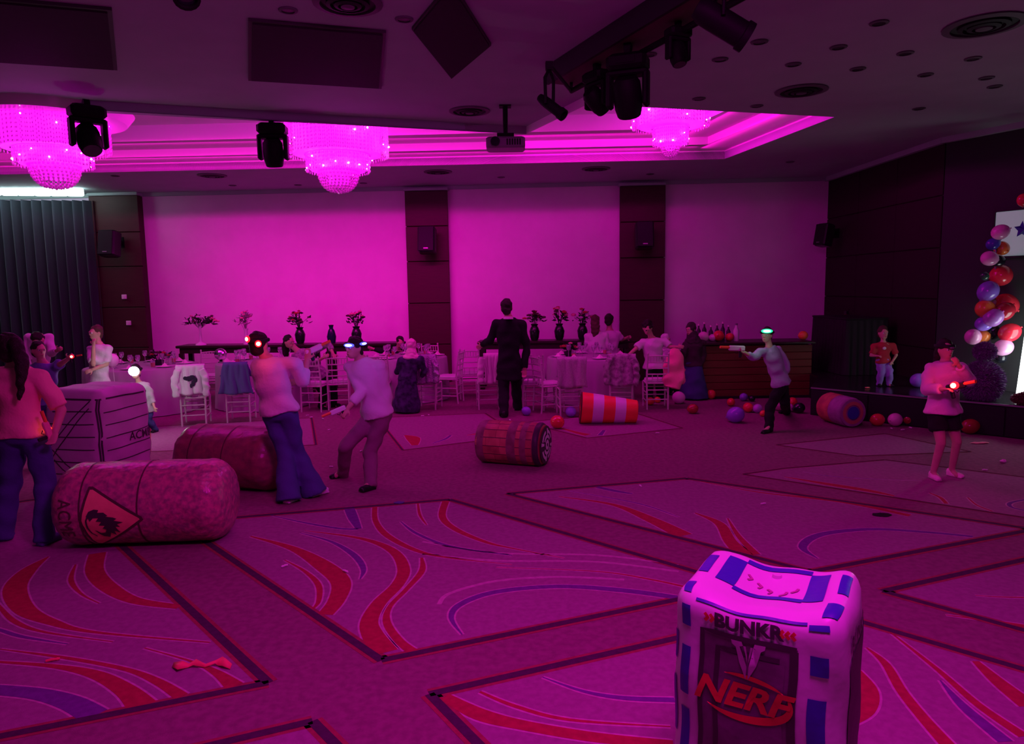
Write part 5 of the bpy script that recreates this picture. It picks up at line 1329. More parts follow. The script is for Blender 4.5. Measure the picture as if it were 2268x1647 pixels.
def scrap(px, py, l_, a, m, name, lab, cat, grp=None, z=.008):
    g = G(px, py); b = MB(); b.tube([(-l_ / 2, 0, 0), (0, 0, .002), (l_ / 2, 0, 0)], [.007, .008, .007], n=8); b.tube([(l_ / 2, 0, 0), (l_ / 2 + .014, 0, 0)], [.009, .006], n=8); o = b.build(name, m); o.location = (g.x, g.y, z + .002); o.rotation_euler = (0, 0, a); return setp(o, lab, cat, grp)
for i, (px, py) in enumerate([(1455, 960), (1419, 1078), (1692, 1117), (1129, 931), (1161, 937), (330, 996), (632, 1255), (764, 1267), (728, 953), (735, 1035), (800, 1000), (2180, 1042), (1975, 950), (2000, 953), (2016, 948), (935, 922), (950, 920), (690, 925), (715, 928), (680, 921)]):
    scrap(px, py, .035, i * 1.7, m_dart, 'foam_dart', 'tiny pale foam dart scattered on the patterned carpet', 'dart', 'foam darts scattered on the carpet')
scrap(114, 1465, .05, .4, m_stream, 'streamer_scrap', 'small coral scrap on the carpet panel left of the long streamer', 'scrap')
def crumple(px, py, w, d, h, m, name, lab, cat, seed):
    rnd = random.Random(seed); g = G(px, py); b = MB(); b.ell((0, 0, h * .5), (w / 2, d / 2, h / 2), n=12, m=6); b.v = [(x * rnd.uniform(.75, 1.15), y * rnd.uniform(.75, 1.15), max(.001, z * rnd.uniform(.7, 1.2))) for x, y, z in b.v]; o = b.build(name, m, smooth=False); o.location = g; return setp(o, lab, cat)
crumple(2222, 1024, .07, .06, .035, mat('pink_tissue', (.95, .5, .8), .8), 'tissue_ball', 'bright pink tissue ball on the carpet at the right edge', 'scrap', 1)
crumple(1953, 1141, .17, .10, .015, m_black, 'dark_scrap', 'flat black scrap on the carpet right of the bunker', 'scrap', 2)
crumple(885, 1114, .10, .07, .015, m_slate, 'blue_scrap', 'small blue scrap on the dark carpet band behind the main panel', 'scrap', 3)
crumple(2170, 982, .22, .08, .02, m_salm, 'paper_scrap', 'orange crumpled paper by the stage at the right edge', 'scrap', 4)
crumple(1926, 862, .08, .05, .02, mat('peach_paper', (.8, .35, .2), .8), 'paper_scrap', 'peach paper scrap on the stage lip under the red shirted child', 'scrap', 5).location.z = .41
o = bpy.data.objects['paper_scrap.001']; g = G(1926, 861, .41); o.location = (g.x, g.y + .06, .41)
# ================================================================== PEOPLE
m_skin = mat('skin', (.62, .36, .28), .55, var=.08, vscale=18)
m_hair = mat('dark_hair', (.018, .010, .010), .5, bump=.5, bscale=120)
m_hairb = mat('brown_hair', (.09, .045, .03), .55, bump=.5, bscale=120)
m_eye = mat('eye_white', (.75, .72, .72), .3); m_pup = mat('pupil', (.01, .008, .01), .2)
def cloth(n, c, **k): return mat(n, c, .9, bump=.18, bscale=45, **k)
C_ = {'white': cloth('white_shirt', (.72, .64, .70)), 'pinkorange': cloth('coral_tee', (.86, .38, .38)), 'jeans': cloth('blue_denim', (.075, .085, .26)), 'djeans': cloth('dark_blue_denim', (.05, .055, .19)), 'black': cloth('black_cloth', (.012, .011, .015)), 'suit': cloth('black_suit', (.010, .010, .014)), 'mauve': cloth('mauve_trousers', (.27, .13, .20)), 'violet': cloth('lilac_shirt', (.42, .34, .56)), 'red': cloth('dark_red_tee', (.42, .03, .05)), 'pink': cloth('pink_sweatshirt', (.82, .50, .68)), 'grey': cloth('grey_pattern_top', (.50, .40, .46), col2=(.2, .14, .2), vscale=22), 'dark': cloth('dark_top', (.05, .025, .04)), 'dress': cloth('dark_patterned_dress', (.075, .04, .15), col2=(.02, .015, .05), vscale=14), 'blue': cloth('blue_shirt', (.16, .16, .42)), 'scarf': cloth('pink_scarf', (.85, .45, .62)), 'pale': cloth('pale_tee', (.66, .55, .64)), 'lav': cloth('lavender_jeans', (.30, .18, .60)), 'robe': cloth('grey_long_shirt', (.45, .42, .44))}
m_shoe = {'white': mat('white_shoe', (.8, .75, .78), .5), 'black': mat('black_shoe', (.01, .01, .012), .4), 'pink': mat('pink_sock', (.9, .55, .7), .9), 'blue': mat('blue_sock', (.12, .10, .32), .9)}
def led(n, c, es): return mat('led_' + n, c, emit=c, es=es)
L_RED = (led('red', (1.0, .008, .02), 2.2), led('red_core', (1.0, .62, .40), 4)); L_BLUE = (led('blue', (.06, .07, 1.0), 2.4), led('blue_core', (.75, .82, 1.0), 3)); L_GREEN = (led('green', (.02, .75, .32), 1.6), led('green_core', (.55, 1.0, .80), 2.2)); L_WHITE = (led('white', (.80, .78, 1.0), 8), led('white_core', (1, 1, 1), 30)); L_ORG = (led('orange', (1.0, .05, .03), 2.2), led('orange_core', (1.0, .18, .08), 3)); L_OFF = (m_blackg, m_grey)

def person(lab, feet, J, face=0.0, hgt=1.6, top=None, bottom=None, shoes='black', hair=(m_hair, 'short'), sleeve=.45, hem=-.02, flare=0.0, loose=1.0, skirt=None, z=0.0, look=None, Y=None, headtilt=(0, 0), nofeet=False):
    """feet: two sole points in the photo. J: joints as (px, py, depth offset). face: heading in degrees, 0 towards the camera, 90 to the right."""
    s = hgt / 1.68
    fp = [G(x, y, z) for x, y in feet]; Y0 = Y if Y is not None else (fp[0].y + fp[1].y) / 2
    j = {k: (P(v[0], v[1], Y0 + (v[2] if len(v) > 2 else 0)) if not isinstance(v, V) else v) for k, v in J.items()}
    a = R(face); f = V((sin(a), -cos(a), 0)); sd = V((f.y * -1, f.x, 0))        # sd: the person's left for the viewer's frame
    org = V(((fp[0].x + fp[1].x) / 2, Y0, z))
    t = thing('person', lab, 'person', org)
    for k in j: j[k] = j[k] - org
    ft = [p - org for p in fp]
    nk, pv, hd = j['neck'], j['pelvis'], j['head']
    sp = (nk - pv); up = sp.normalized()
    lat = (j['shR'] - j['shL']); lat = (lat - up * lat.dot(up))
    sw = lat.length
    lat = lat.normalized() if sw > .12 * s else V((cos(a), sin(a), 0))
    if sw <= .12 * s:
        c0 = (j['shL'] + j['shR']) / 2; j['shL'] = c0 - lat * .16 * s; j['shR'] = c0 + lat * .16 * s
    fw = lat.cross(up) * -1
    if fw.dot(f) < 0 and abs(fw.dot(f)) > .05: fw = -fw
    fw = (fw * .6 + f * .4); fw = (fw - up * fw.dot(up)).normalized(); lt2 = up.cross(fw) ; lt2 = lt2 if lt2.dot(lat) > 0 else -lt2
    hL = pv - lt2 * .085 * s - up * .02 * s; hR = pv + lt2 * .085 * s - up * .02 * s
    if (ft[1] - ft[0]).dot(lt2) < 0 and 'kneeL' not in j: hL, hR = hR, hL
    an = [ft[0] + V((0, 0, .075 * s)), ft[1] + V((0, 0, .075 * s))]
    th_l = .235 * hgt
    def knee(h, an_, key):
        if key in j: return j[key]
        mid = h + (an_ - h) * .49; d = (an_ - h).length; bend = sqrt(max(.0004, (.245 * hgt) ** 2 - min((d / 2) ** 2, (.244 * hgt) ** 2))); return mid + f * min(bend, .10 * s)
    kn = [knee(hL, an[0], 'kneeL'), knee(hR, an[1], 'kneeR')]
    torso_prof = [(-.09, .115, .085), (-.02, .158, .112), (.10, .150, .105), (.30, .128, .095), (.52, .145, .108), (.74, .160, .112), (.90, .140, .090), (1.0, .075, .062), (1.06, .055, .055)]
    def torso(b, grow=0.0, t0=-.2, t1=2.0, wide=1.0):
        pts, rr = [], []
        for q, w, d in torso_prof:
            if q < t0 or q > t1: continue
            pts.append(pv + sp * q); rr.append(((w * s + grow) * wide, (d * s + grow)))
        b.tube(pts, rr, n=20, ref=lt2)
    # ---- body
    b = MB(); torso(b)
    for sh in ('shL', 'shR'): b.limb(nk - sp * .12, j[sh], .062 * s, .056 * s)
    arms = []
    for q in 'LR':
        S_, E_, W_ = j['sh' + q], j['el' + q], j['wr' + q]; b.limb(S_, E_, .047 * s, .038 * s); b.limb(E_, W_, .038 * s, .027 * s); arms.append((S_, E_, W_))
    for h, k, n_ in ((hL, kn[0], an[0]), (hR, kn[1], an[1])): b.limb(h, k, .080 * s, .056 * s); b.limb(k, n_, .054 * s, .036 * s)
    lk = look if look is not None else face
    al = R(lk); hf = V((sin(al), -cos(al), 0)); hs = V((-hf.y, hf.x, 0)); hrot = M((hs, hf * -1, V((0, 0, 1)))).transposed()
    hrot = hrot @ M.Rotation(R(headtilt[0]), 3, 'X') @ M.Rotation(R(headtilt[1]), 3, 'Y')
    HS = max(s, .80) * 1.02
    def hp(x, y, z_): return hd + hrot @ V((x, y, z_)) * HS      # -y is the face
    b.limb(nk - sp * .06, hd + (nk - hd) * .35, .052 * s, .050 * s)
    b.ell(hd, (.073 * HS, .090 * HS, .108 * HS), n=20, m=14, rot=hrot)
    b.ell(hp(0, -.030, -.062), (.052 * HS, .056 * HS, .052 * HS), n=16, m=10, rot=hrot)
    b.ell(hp(0, -.094, -.018), (.012 * HS, .018 * HS, .020 * HS), n=10, m=7, rot=hrot)
    b.ell(hp(0, -.088, .018), (.055 * HS, .012 * HS, .010 * HS), n=12, m=6, rot=hrot)
    b.ell(hp(0, -.083, -.060), (.022 * HS, .010 * HS, .009 * HS), n=10, m=6, rot=hrot)
    for x in (-1, 1): b.ell(hp(x * .076, .008, -.008), (.010 * HS, .022 * HS, .032 * HS), n=10, m=7, rot=hrot)
    # hands: palm, four unequal bent fingers and a thumb from the side
    for (S_, E_, W_) in arms:
        d = (W_ - E_).normalized(); ref = fw if abs(fw.dot(d)) < .9 else up
        nrm = (ref - d * ref.dot(d)).normalized(); w = d.cross(nrm); HH = s * .95
        pc = W_ + d * .045 * HH; pr = M((w, d, nrm)).transposed(); b.ell(pc, (.040 * HH, .052 * HH, .018 * HH), n=12, m=8, rot=pr)
        for i, (o_, l_) in enumerate(((-.030, .060), (-.010, .072), (.010, .068), (.029, .052))):
            p0 = W_ + d * .078 * HH + w * o_ * HH; p1 = p0 + (d * .85 - nrm * .35) * l_ * .55 * HH; p2 = p1 + (d * .35 - nrm * .85) * l_ * .5 * HH
            b.tube([p0 - d * .02 * HH, p0, p1, p2], [.0095 * HH, .0095 * HH, .009 * HH, .0075 * HH], n=8)
        p0 = W_ + d * .03 * HH - w * .036 * HH; p1 = p0 + (d * .55 - w * .75) * .038 * HH; p2 = p1 + (d * .9 - nrm * .45) * .034 * HH; b.tube([W_ + d * .02 * HH, p0, p1, p2], [.013 * HH, .012 * HH, .0105 * HH, .009 * HH], n=8)
    for n_, p in zip(an, ft):
        b.limb(n_, p + f * .09 * s + V((0, 0, .03 * s)), .034 * s, .030 * s)
    body = meshobj('body', remesh(b, .0085, 2), m_skin, t)
    for x in (-1, 1):
        e = MB(); e.ell(hp(x * .030, -.082, .004), (.0135 * HS,) * 3, n=10, m=7); e.build('eye', m_eye, body); e = MB(); e.ell(hp(x * .030, -.0935, .004), (.0065 * HS, .004 * HS, .0065 * HS), n=8, m=5, rot=hrot); e.build('pupil', m_pup, body)
    e = MB(); e.ell(hp(0, -.091, -.060), (.020 * HS, .004 * HS, .005 * HS), n=10, m=5, rot=hrot); e.build('mouth', mat('lips', (.45, .12, .12), .5), body)
    # ---- top
    if top:
        b = MB(); torso(b, .020 * loose * s, t0=hem - .001, t1=1.02)
        hm = [q for q in torso_prof if q[0] >= hem][0]
        b.tube([pv + sp * (hem - .02), pv + sp * (hem + .12), pv + sp * .4], [((.165 * s + .028 * loose * s), (.120 * s + .026 * loose * s)), ((.155 * s + .024 * loose * s), (.112 * s + .022 * loose * s)), (.14 * s, .10 * s)], n=20, ref=lt2)
        for sh in ('shL', 'shR'): b.limb(nk - sp * .13, j[sh], .070 * s, .067 * s + .006 * loose)
        for S_, E_, W_ in arms:
            if sleeve <= .5: e = S_ + (E_ - S_) * (sleeve * 2); b.tube([S_, (S_ + e) / 2, e], [.064 * s + .006 * loose, .062 * s + .006 * loose, .060 * s + .010 * loose], n=14)
            else:
                b.limb(S_, E_, .060 * s + .006 * loose, .052 * s + .006 * loose); e = E_ + (W_ - E_) * min(1, (sleeve - .5) * 2); b.tube([E_, (E_ + e) / 2, e], [.052 * s + .006 * loose, .047 * s + .006 * loose, .040 * s + .006 * loose], n=14)
        meshobj('top', remesh(b, .013, 3, wob=.009, wf=13 / s, seed=len(lab) % 11), top, t)
    # ---- bottom
    if bottom and not skirt:
        b = MB(); b.tube([pv + sp * -.13, pv - sp * .04, pv + sp * .06, pv + sp * .16], [(.13 * s, .11 * s), (.172 * s, .126 * s), (.165 * s, .120 * s), (.150 * s, .110 * s)], n=20, ref=lt2)
        short = flare < 0
        for h, k, n_ in ((hL, kn[0], an[0]), (hR, kn[1], an[1])):
            b.limb(h, h + (k - h) * .3, .098 * s, .094 * s)
            if short: e = h + (k - h) * (-flare); b.tube([h, h + (e - h) * .5, e], [.100 * s, .104 * s, .108 * s], n=16)
            else:
                b.limb(h, k, .096 * s, .080 * s); e = n_ + V((0, 0, -.050 * s)); b.tube([k, k + (e - k) * .5, e], [.080 * s, (.076 + flare * .35) * s, (.066 + flare) * s], n=16)
        meshobj('trousers' if not short else 'shorts', remesh(b, .013, 3, wob=.007, wf=14 / s, seed=3), bottom, t)
    if skirt:
        b = MB(); lo = V((org.x - org.x, 0, 0)); bt = (ft[0] + ft[1]) / 2 + V((0, 0, .02)) if skirt > .8 else pv + ((ft[0] + ft[1]) / 2 - pv) * skirt
        b.tube([pv + sp * .14, pv - sp * .03, pv + (bt - pv) * .4, bt], [(.150 * s, .11 * s), (.18 * s, .14 * s), (.22 * s, .18 * s), (.28 * s, .23 * s)], n=24, ref=lt2)
        meshobj('skirt', remesh(b, .014, 3, wob=.012, wf=11, seed=5), bottom, t)
    # ---- shoes
    if not nofeet:
        for n_, p, k in zip(an, ft, (0, 1)):
            b = MB(); fd = (f + (lt2 if k else -lt2) * .25).normalized(); r3 = M((fd, V((-fd.y, fd.x, 0)), V((0, 0, 1)))).transposed()
            b.ell(p + fd * .055 * s + V((0, 0, .034 * s)), (.115 * s, .045 * s, .034 * s), n=16, m=8, rot=r3); b.ell(p + V((0, 0, .055 * s)) - fd * .015 * s, (.052 * s, .044 * s, .052 * s), n=14, m=8, rot=r3)
            b.box(p + fd * .05 * s + V((0, 0, .010)), (.20 * s, .078 * s, .018), rot=r3)
            meshobj('shoe', remesh(b, .009, 2), m_shoe[shoes], t)
    # ---- hair
    hm_, style = hair
    if style:
        b = MB()
        if style == 'scarf':
            b.ell(hp(0, .012, .022), (.090 * HS, .100 * HS, .120 * HS), n=20, m=14, rot=hrot); b.limb(hp(0, .02, -.05), nk - sp * .06, .085 * HS, .125 * s); b.ell(nk - sp * .10, (.17 * s, .13 * s, .08 * s), n=16, m=8)
        else:
            b.ell(hp(0, .020, .036), (.084 * HS, .092 * HS, .096 * HS), n=20, m=14, rot=hrot); b.ell(hp(0, .050, -.020), (.074 * HS, .058 * HS, .085 * HS), n=16, m=10, rot=hrot)
            if style == 'long': b.tube([hp(0, .055, .02), hp(0, .085, -.08), hp(0, .095, -.19), hp(0, .085, -.28)], [(.080 * HS, .05 * HS), (.086 * HS, .045 * HS), (.075 * HS, .035 * HS), (.045 * HS, .02 * HS)], n=16, ref=hrot @ V((1, 0, 0)))
            if style == 'bun': b.ell(hp(0, .085, .075), (.042 * HS,) * 3, n=14, m=10)
            if style == 'curly':
                rc = random.Random(5)
                for i in range(46):
                    q = V((rc.gauss(0, 1), rc.gauss(.35, 1), rc.gauss(.5, 1))).normalized(); b.ell(hp(q.x * .088, .020 + q.y * .095, .03 + q.z * .098), (.026 * HS,) * 3, n=8, m=6)
        meshobj('hair' if style != 'scarf' else 'headscarf', remesh(b, .0095, 1, wob=.006, wf=34, seed=1), hm_, t)
    info = {'hp': hp, 'HS': HS, 'org': org, 't': t, 'hrot': hrot, 'j': j, 'f': f}
    return t, info
def headset(info, m, spots, band=True):
    # light-up headset worn by the figure: band and lit lenses (angle round the head in degrees, height)
    t, hp, HS = info['t'], info['hp'], info['HS']; b = MB(); n = 28; pts = []
    for i in range(n + 1): a = i / n * 2 * pi; pts.append(hp(.094 * sin(a), -.112 * cos(a) + .018, .045))
    b.tube(pts, [(.016, .010)] * (n + 1), n=8, ref=(0, 0, 1), cap=False); hb = b.build('headset_band', m_black, t)
    for ang, h_, w, hh in spots:
        a = R(ang); c = hp(.104 * sin(a), -.122 * cos(a) + .018, h_); q = (M.Rotation(0, 3, 'Z')); d = (info['hrot'] @ V((sin(a), -cos(a), 0))).normalized(); r3 = d.to_track_quat('Z', 'Y').to_matrix(); b = MB(); b.ell(c, (w * HS, hh * HS, .014), n=14, m=8, rot=r3); b.build('lit_lens', m[0], hb); b = MB(); b.ell(c + d * .006, (w * .72 * HS, hh * .66 * HS, .014), n=12, m=7, rot=r3); b.build('lens_core', m[1], hb)
def blaster(lab, a, d, lit=None, col=None, s=1.0):
    # toy dart blaster: a is the grip point, d the aiming direction
    d = V(d).normalized(); q = d.to_track_quat('X', 'Z').to_matrix(); t = thing('toy_blaster', lab, 'toy', a); m = col or m_white; s *= .8
    r3 = q
    b = MB(); b.bevbox(r3 @ V((.05, 0, .05)) * s, (.24 * s, .045 * s, .075 * s), .012 * s, rot=r3); b.build('casing', m, t, smooth=False)
    b = MB(); b.tube([r3 @ V((.16, 0, .06)) * s, r3 @ V((.30, 0, .06)) * s], .020 * s, n=12); b.build('barrel', mat('blaster_orange', (.85, .22, .05), .4), t, smooth=35)
    b = MB(); b.bevbox(r3 @ V((-.01, 0, -.03)) * s, (.045 * s, .032 * s, .11 * s), .008 * s, rot=r3); b.build('grip', m_blackg, t, smooth=False)
    b = MB(); b.tube([r3 @ V((.03, 0, .0)) * s, r3 @ V((.05, 0, -.025)) * s, r3 @ V((.08, 0, .0)) * s], .006 * s, n=6); b.build('trigger_guard', m_blackg, t)
    if lit is not None:
        b = MB(); b.ell(r3 @ V((.06, -.03, .06)) * s, (.055 * s, .03 * s, .045 * s), n=14, m=9, rot=r3); b.build('lit_window', lit[0], t); b = MB(); b.ell(r3 @ V((.06, -.042, .06)) * s, (.040 * s, .026 * s, .032 * s), n=12, m=8, rot=r3); b.build('window_core', lit[1], t)
    return t

# 1 ponytailed person at the left edge, back to the camera
p1, i1 = person('person with long dark ponytail, coral t-shirt and blue jeans, seen from behind', [(6, 1196), (98, 1206)],
    dict(head=(24, 772, 0), neck=(33, 812), pelvis=(52, 960), shL=(-28, 835), shR=(92, 838), elL=(-62, 905), wrL=(-60, 960, -.1), elR=(136, 908, .02), wrR=(122, 955, -.06)),
    face=180, hgt=1.62, top=C_['pinkorange'], bottom=C_['jeans'], shoes='blue', hair=(m_hair, 'short'), sleeve=.45, flare=.010, look=188, loose=1.0)
b = MB(); Yp = i1['org'].y; q = [P(34, 752, Yp - .08), P(48, 800, Yp - .15), P(47, 845, Yp - .185), P(42, 888, Yp - .185)]; b.tube([x - i1['org'] for x in q], [.045, .052, .032, .014], n=14); meshobj('ponytail', remesh(b, .010, 1, wob=.006, wf=30), m_hair, p1)
a_ = i1['org'] + i1['j']['wrR'] + V((-.045, -.05, -.03)); blaster('red lit toy blaster hanging from the ponytailed person hand', a_, (-.15, -.2, 1), L_ORG, m_salm, .8)
# 2 boy behind, arm out with a red light
p2, i2 = person('dark haired child in blue shirt behind the ponytailed person, arm stretched out right', [(82, 1034), (108, 1030)],
    dict(head=(86, 775), neck=(94, 803), pelvis=(97, 892), shL=(74, 818), shR=(118, 814, .05), elL=(66, 850), wrL=(72, 885, -.1), elR=(134, 806, -.05), wrR=(150, 795, -.12)), face=55, hgt=1.38, top=C_['blue'], bottom=C_['djeans'], hair=(m_hair, 'short'))
a_ = i2['org'] + i2['j']['wrR'] + V((.05, -.02, .0)); blaster('small red glowing toy blaster in the outstretched hand above the crate', a_, (1, -.1, .15), L_RED, m_blackg, .55)
# 3 person in white bending down by the curtain
p3, i3 = person('person in white shirt bowing with head down in front of the charcoal curtain', [(76, 926), (100, 926)],
    dict(head=(84, 752, -.22), neck=(86, 744, -.06), pelvis=(88, 822, .12), shL=(64, 748, 0), shR=(110, 748, 0), elL=(58, 785, -.08), wrL=(64, 815, -.2), elR=(114, 782, -.10), wrR=(128, 775, -.28)), face=0, hgt=1.62, top=C_['white'], bottom=C_['black'], sleeve=.9, headtilt=(55, 0))
# 4 sipping child
p4, i4 = person('child in pale t-shirt with one hand raised to the mouth, behind the crate', [(208, 958), (232, 958)],
    dict(head=(212, 737), neck=(219, 762), pelvis=(220, 850), shL=(202, 774), shR=(238, 772), elL=(206, 806, -.16), wrL=(207, 766, -.17), elR=(236, 806, -.05), wrR=(205, 818, -.16)), face=-35, hgt=1.42, top=C_['pale'], bottom=C_['pale'], hair=(m_hairb, 'short'), look=-30)
# 5 white-light child
p5, i5 = person('small child in long grey shirt wearing a blinding white light, right of the crate', [(318, 958), (346, 956)],
    dict(head=(300, 823, -.05), neck=(307, 846), pelvis=(322, 906), shL=(290, 856), shR=(326, 854), elL=(280, 880, -.05), wrL=(284, 900, -.14), elR=(336, 880), wrR=(342, 902, -.06)), face=-25, hgt=1.02, top=C_['robe'], bottom=C_['djeans'], hem=-.12, sleeve=.8, look=15, loose=1.8)
headset(i5, L_WHITE, [(0, .020, .085, .080)])
light('headset_beam', 'POINT', P(294, 832, 9.2), 9, (.95, .97, 1.0), radius=.08)
# 6 girl in white and flared jeans
p6, i6 = person('girl in white shirt and flared jeans with two red lights on her headset', [(640, 1113), (697, 1098)],
    dict(head=(574, 763), neck=(590, 793), pelvis=(619, 912), shL=(572, 812, .02), shR=(652, 806), elL=(580, 862, .10), wrL=(632, 850, .26), elR=(672, 846, .06), wrR=(680, 798, .16), kneeL=(632, 1005, .02), kneeR=(658, 1002, .10)), face=150, hgt=1.58, top=C_['white'], bottom=C_['jeans'], shoes='white', hair=(m_hair, 'short'), sleeve=.80, flare=.062, look=170, loose=1.5, hem=.0)
headset(i6, L_RED, [(158, .062, .030, .032), (214, .018, .030, .032)])
light('red_headset_glow', 'POINT', P(566, 770, 6.15), 1.6, (1, .04, .03), radius=.05)
a_ = i6['org'] + i6['j']['wrR'] + V((.03, .06, .05)); blaster('pink toy blaster raised by the girl in flared jeans', a_, (.75, .6, .35), None, m_card, .9)
# 7 person behind with arms up
p7, i7 = person('long haired person in patterned grey top and black trousers, arms raised behind the jeans girl', [(712, 905), (738, 901)],
    dict(head=(640, 757), neck=(660, 778), pelvis=(712, 838), shL=(652, 790), shR=(700, 774), elL=(690, 806, -.15), wrL=(716, 792, -.25), elR=(728, 760, -.05), wrR=(738, 784, -.18)), face=60, hgt=1.52, top=C_['grey'], bottom=C_['black'], hair=(m_hair, 'long'), sleeve=.8)
# 8 blue headset child
p8, i8 = person('child in white shirt and mauve trousers crouching forward with a blue lit headset', [(760, 1056), (822, 1084)],
    dict(head=(784, 770, -.06), neck=(798, 795), pelvis=(836, 918), shL=(776, 812, .05), shR=(842, 812, -.05), elL=(800, 868, -.12), wrL=(771, 904, -.22), elR=(858, 880, .0), wrR=(848, 925, -.05), kneeL=(766, 988, -.10), kneeR=(820, 1002, -.05)), face=-50, hgt=1.50, top=C_['white'], bottom=C_['mauve'], shoes='black', hair=(m_hair, 'short'), sleeve=.85, look=-35, loose=1.4)
headset(i8, L_BLUE, [(18, .035, .062, .022), (100, .045, .060, .018)])
light('blue_headset_glow', 'POINT', P(778, 792, 6.35), 2.2, (.15, .12, 1.0), radius=.06)
a_ = i8['org'] + i8['j']['wrL'] + V((-.05, -.03, -.03)); blaster('pale toy blaster held low by the blue lit child', a_, (-.8, -.4, -.3), None, m_white, .8)
# 9 suited man
p9, i9 = person('man in a long black suit jacket standing with his back turned by the chairs', [(1116, 924), (1146, 908)],
    dict(head=(1122, 681), neck=(1126, 704), pelvis=(1128, 812), shL=(1100, 717), shR=(1155, 717), elL=(1085, 755, .06), wrL=(1068, 764, .25), elR=(1166, 766, .02), wrR=(1162, 818, -.04)), face=178, hgt=1.76, top=C_['suit'], bottom=C_['suit'], shoes='black', hair=(m_hair, 'short'), sleeve=.97, hem=-.25, loose=1.2)
b = MB(); b.tube([P(1126, 701, 10.75) - i9['org'] + V((0, 0, 0)), P(1126, 706, 10.75) - i9['org']], [.066, .074], n=16); b.build('shirt_collar', C_['white'], p9)
# 10, 11 pair in white
p10, i10 = person('taller of the pair in white shirts with backs turned, below the third black vase', [(1306, 870), (1328, 870)],
    dict(head=(1318, 712), neck=(1322, 734), pelvis=(1322, 800), shL=(1302, 745), shR=(1340, 743), elL=(1298, 775), wrL=(1304, 800, .1), elR=(1346, 772), wrR=(1352, 792, .12)), face=175, hgt=1.58, top=C_['white'], bottom=C_['white'], hair=(m_hairb, 'long'), sleeve=.9)
p11, i11 = person('shorter haired of the pair in white shirts, beside the dark pillar, arm reaching right', [(1352, 866), (1370, 866)],
    dict(head=(1349, 709), neck=(1350, 731), pelvis=(1352, 800), shL=(1334, 742), shR=(1368, 740), elL=(1332, 772), wrL=(1336, 796, .1), elR=(1376, 752, .05), wrR=(1388, 748, .2)), face=160, hgt=1.60, top=C_['white'], bottom=C_['black'], hair=(m_hair, 'short'), sleeve=.45)
# 12 woman reaching with pink jacket
p12, i12 = person('curly haired person in white blouse holding a salmon jacket over a chair', [(1438, 888), (1462, 886)],
    dict(head=(1434, 726, -.05), neck=(1444, 748), pelvis=(1448, 812), shL=(1424, 758), shR=(1472, 756), elL=(1408, 772, -.05), wrL=(1394, 784, -.12), elR=(1484, 768, -.06), wrR=(1500, 768, -.14)), face=-10, hgt=1.52, top=C_['white'], bottom=C_['black'], hair=(m_hair, 'curly'), sleeve=.45, headtilt=(25, 0), loose=1.5)
p13, i13 = person('child in a bright white headscarf leaning beside the curly haired person', [(1480, 874), (1498, 874)],
    dict(head=(1474, 752), neck=(1480, 772), pelvis=(1488, 824), shL=(1468, 782), shR=(1500, 782), elL=(1480, 800, -.1), wrL=(1505, 790, -.15), elR=(1512, 800), wrR=(1516, 780, -.1)), face=60, hgt=1.28, top=C_['white'], bottom=C_['black'], hair=(C_['white'], 'scarf'), sleeve=.9)
p14, i14 = person('person with dark headscarf and long blue skirt at the left end of the bar', [(1522, 884), (1548, 884)],
    dict(head=(1530, 729), neck=(1536, 750), pelvis=(1534, 808), shL=(1520, 762), shR=(1556, 760), elL=(1514, 786, -.1), wrL=(1500, 778, -.2), elR=(1558, 788), wrR=(1550, 810, -.05)), face=-50, hgt=1.50, top=C_['dark'], bottom=C_['djeans'], hair=(C_['dark'], 'scarf'), skirt=.9, sleeve=.9)
# salmon jacket held over the chair
def hung(name, lab, cat, m, pts, wids, seed, dep=.05):
    b = MB(); b.tube(pts, [(w, dep) for w in wids], n=20, ref=(1, 0, 0)); me = remesh(b, .012, 2, wob=.02, wf=10, seed=seed); org = pts[-1]; o = meshobj(name, me, m); return setp(o, lab, cat)
hung('salmon_jacket', 'salmon pink jacket held up and falling over the chair beside the magenta balloon', 'jacket', m_salm, [P(1496, 772, 11.2), P(1494, 800, 11.15), P(1492, 830, 11.1), P(1488, 860, 11.05)], [.07, .15, .17, .13], 4, .07)
# 15 green headset child
p15, i15 = person('child in lilac shirt and black trousers with a glowing green headset', [(1702, 958), (1742, 915)],
    dict(head=(1698, 742), neck=(1704, 768), pelvis=(1730, 848), shL=(1684, 780, -.08), shR=(1722, 776, .1), elL=(1668, 792, -.16), wrL=(1648, 780, -.24), elR=(1742, 808, .06), wrR=(1738, 838, .0), kneeL=(1706, 902, -.02), kneeR=(1738, 890, .1)), face=-65, hgt=1.38, top=C_['violet'], bottom=C_['black'], shoes='black', hair=(m_hair, 'short'), sleeve=.8, look=-40, loose=1.4, Y=9.35)
headset(i15, L_GREEN, [(22, .070, .085, .034)])
light('green_headset_glow', 'POINT', P(1688, 738, 9.0), 1.0, (.1, 1, .5), radius=.05)
a_ = i15['org'] + i15['j']['wrL'] + V((-.06, -.02, .01)); blaster('white toy blaster aimed left by the green lit child', a_, (-1, -.1, .05), None, m_white, 1.1)
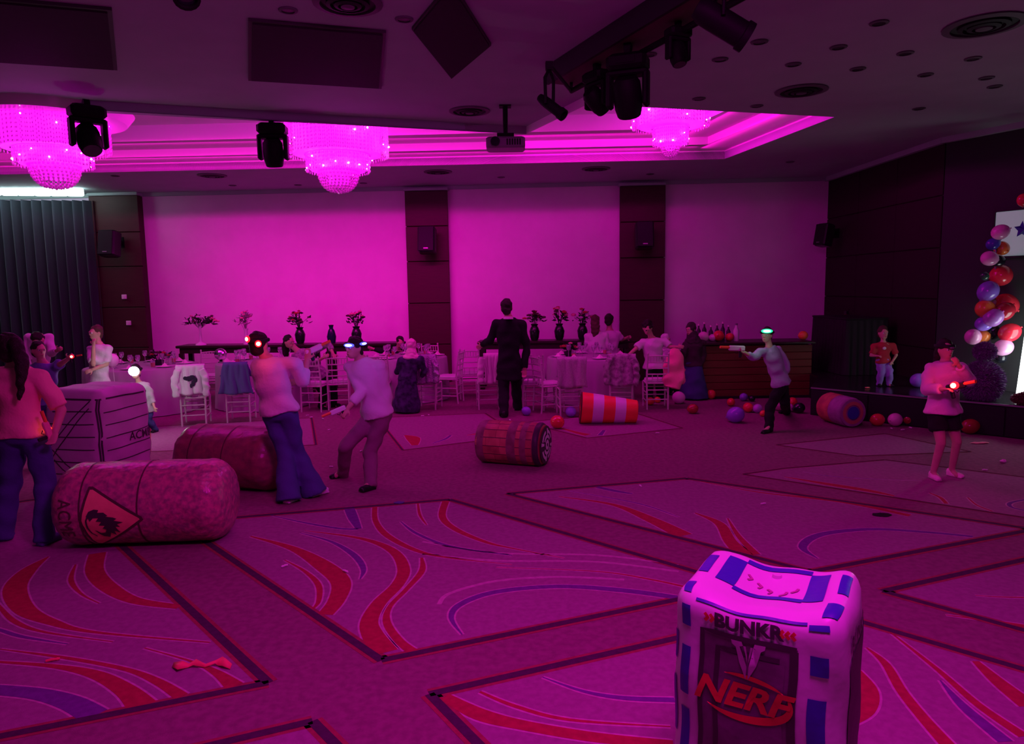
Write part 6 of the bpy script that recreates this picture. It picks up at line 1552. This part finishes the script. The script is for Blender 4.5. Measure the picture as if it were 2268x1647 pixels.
# 16 red shirted child on stage
p16, i16 = person('child in dark red t-shirt standing on the stage with hands at the belly', [(1946, 854), (1968, 855)],
    dict(head=(1956, 737), neck=(1956, 757), pelvis=(1956, 800), shL=(1937, 766), shR=(1977, 766), elL=(1929, 787), wrL=(1943, 788, -.12), elR=(1985, 786), wrR=(1977, 800, -.08)), face=0, hgt=1.02, top=C_['red'], bottom=C_['lav'], shoes='black', hair=(m_hairb, 'short'), z=.41, sleeve=.42, hem=-.05)
b = MB(); b.ell(P(1959, 771, G(1957, 854, .41).y - .145) - i16['org'], (.028, .012, .022), n=10, m=6); b.build('chest_print', m_white, p16)
# 17 pink sweatshirt girl
p17, i17 = person('girl in pink sweatshirt and black shorts aiming a red lit blaster by the stage', [(2066, 1060), (2107, 1054)],
    dict(head=(2094, 774), neck=(2094, 801), pelvis=(2088, 906), shL=(2062, 818), shR=(2128, 816), elL=(2050, 862, -.06), wrL=(2090, 862, -.24), elR=(2148, 846, -.06), wrR=(2122, 806, -.20)), face=12, hgt=1.33, top=C_['pink'], bottom=C_['black'], shoes='pink', hair=(m_hair, 'long'), sleeve=.92, flare=-.62, loose=2.4, hem=-.06, look=5)
headset(i17, L_OFF, [(0, .03, .05, .02)])
a_ = i17['org'] + i17['j']['wrL'] + V((.05, -.06, -.01)); blaster('dark toy blaster with blazing red window held by the pink sweatshirt girl', a_, (.35, -.9, .3), L_RED, m_blackg, 1.0)
light('red_blaster_glow', 'POINT', P(2116, 838, 6.45), 1.8, (1, .03, .06), radius=.05)
# 18 dark suited youth bending over the far table, 19 woman in pink headscarf
p18, i18 = person('youth in dark jacket bending over the table beside the pink headscarf', [(878, 868), (896, 868)],
    dict(head=(886, 757, -.10), neck=(880, 774), pelvis=(874, 815, .1), shL=(862, 780), shR=(898, 784), elL=(846, 778, -.05), wrL=(826, 772, -.1), elR=(898, 802, -.15), wrR=(890, 806, -.3)), face=10, hgt=1.40, top=C_['suit'], bottom=C_['suit'], hair=(m_hair, 'short'), sleeve=.95, headtilt=(20, 0))
p19, i19 = person('woman in pink headscarf and long dark patterned dress leaning over the table', [(888, 913), (912, 913)],
    dict(head=(912, 766, .08), neck=(912, 786, .04), pelvis=(902, 842), shL=(888, 798), shR=(932, 796), elL=(880, 824, .1), wrL=(886, 808, .3), elR=(940, 822, .05), wrR=(930, 838, .2)), face=165, hgt=1.40, top=C_['dress'], bottom=C_['dress'], hair=(C_['scarf'], 'scarf'), skirt=.9, sleeve=.95)
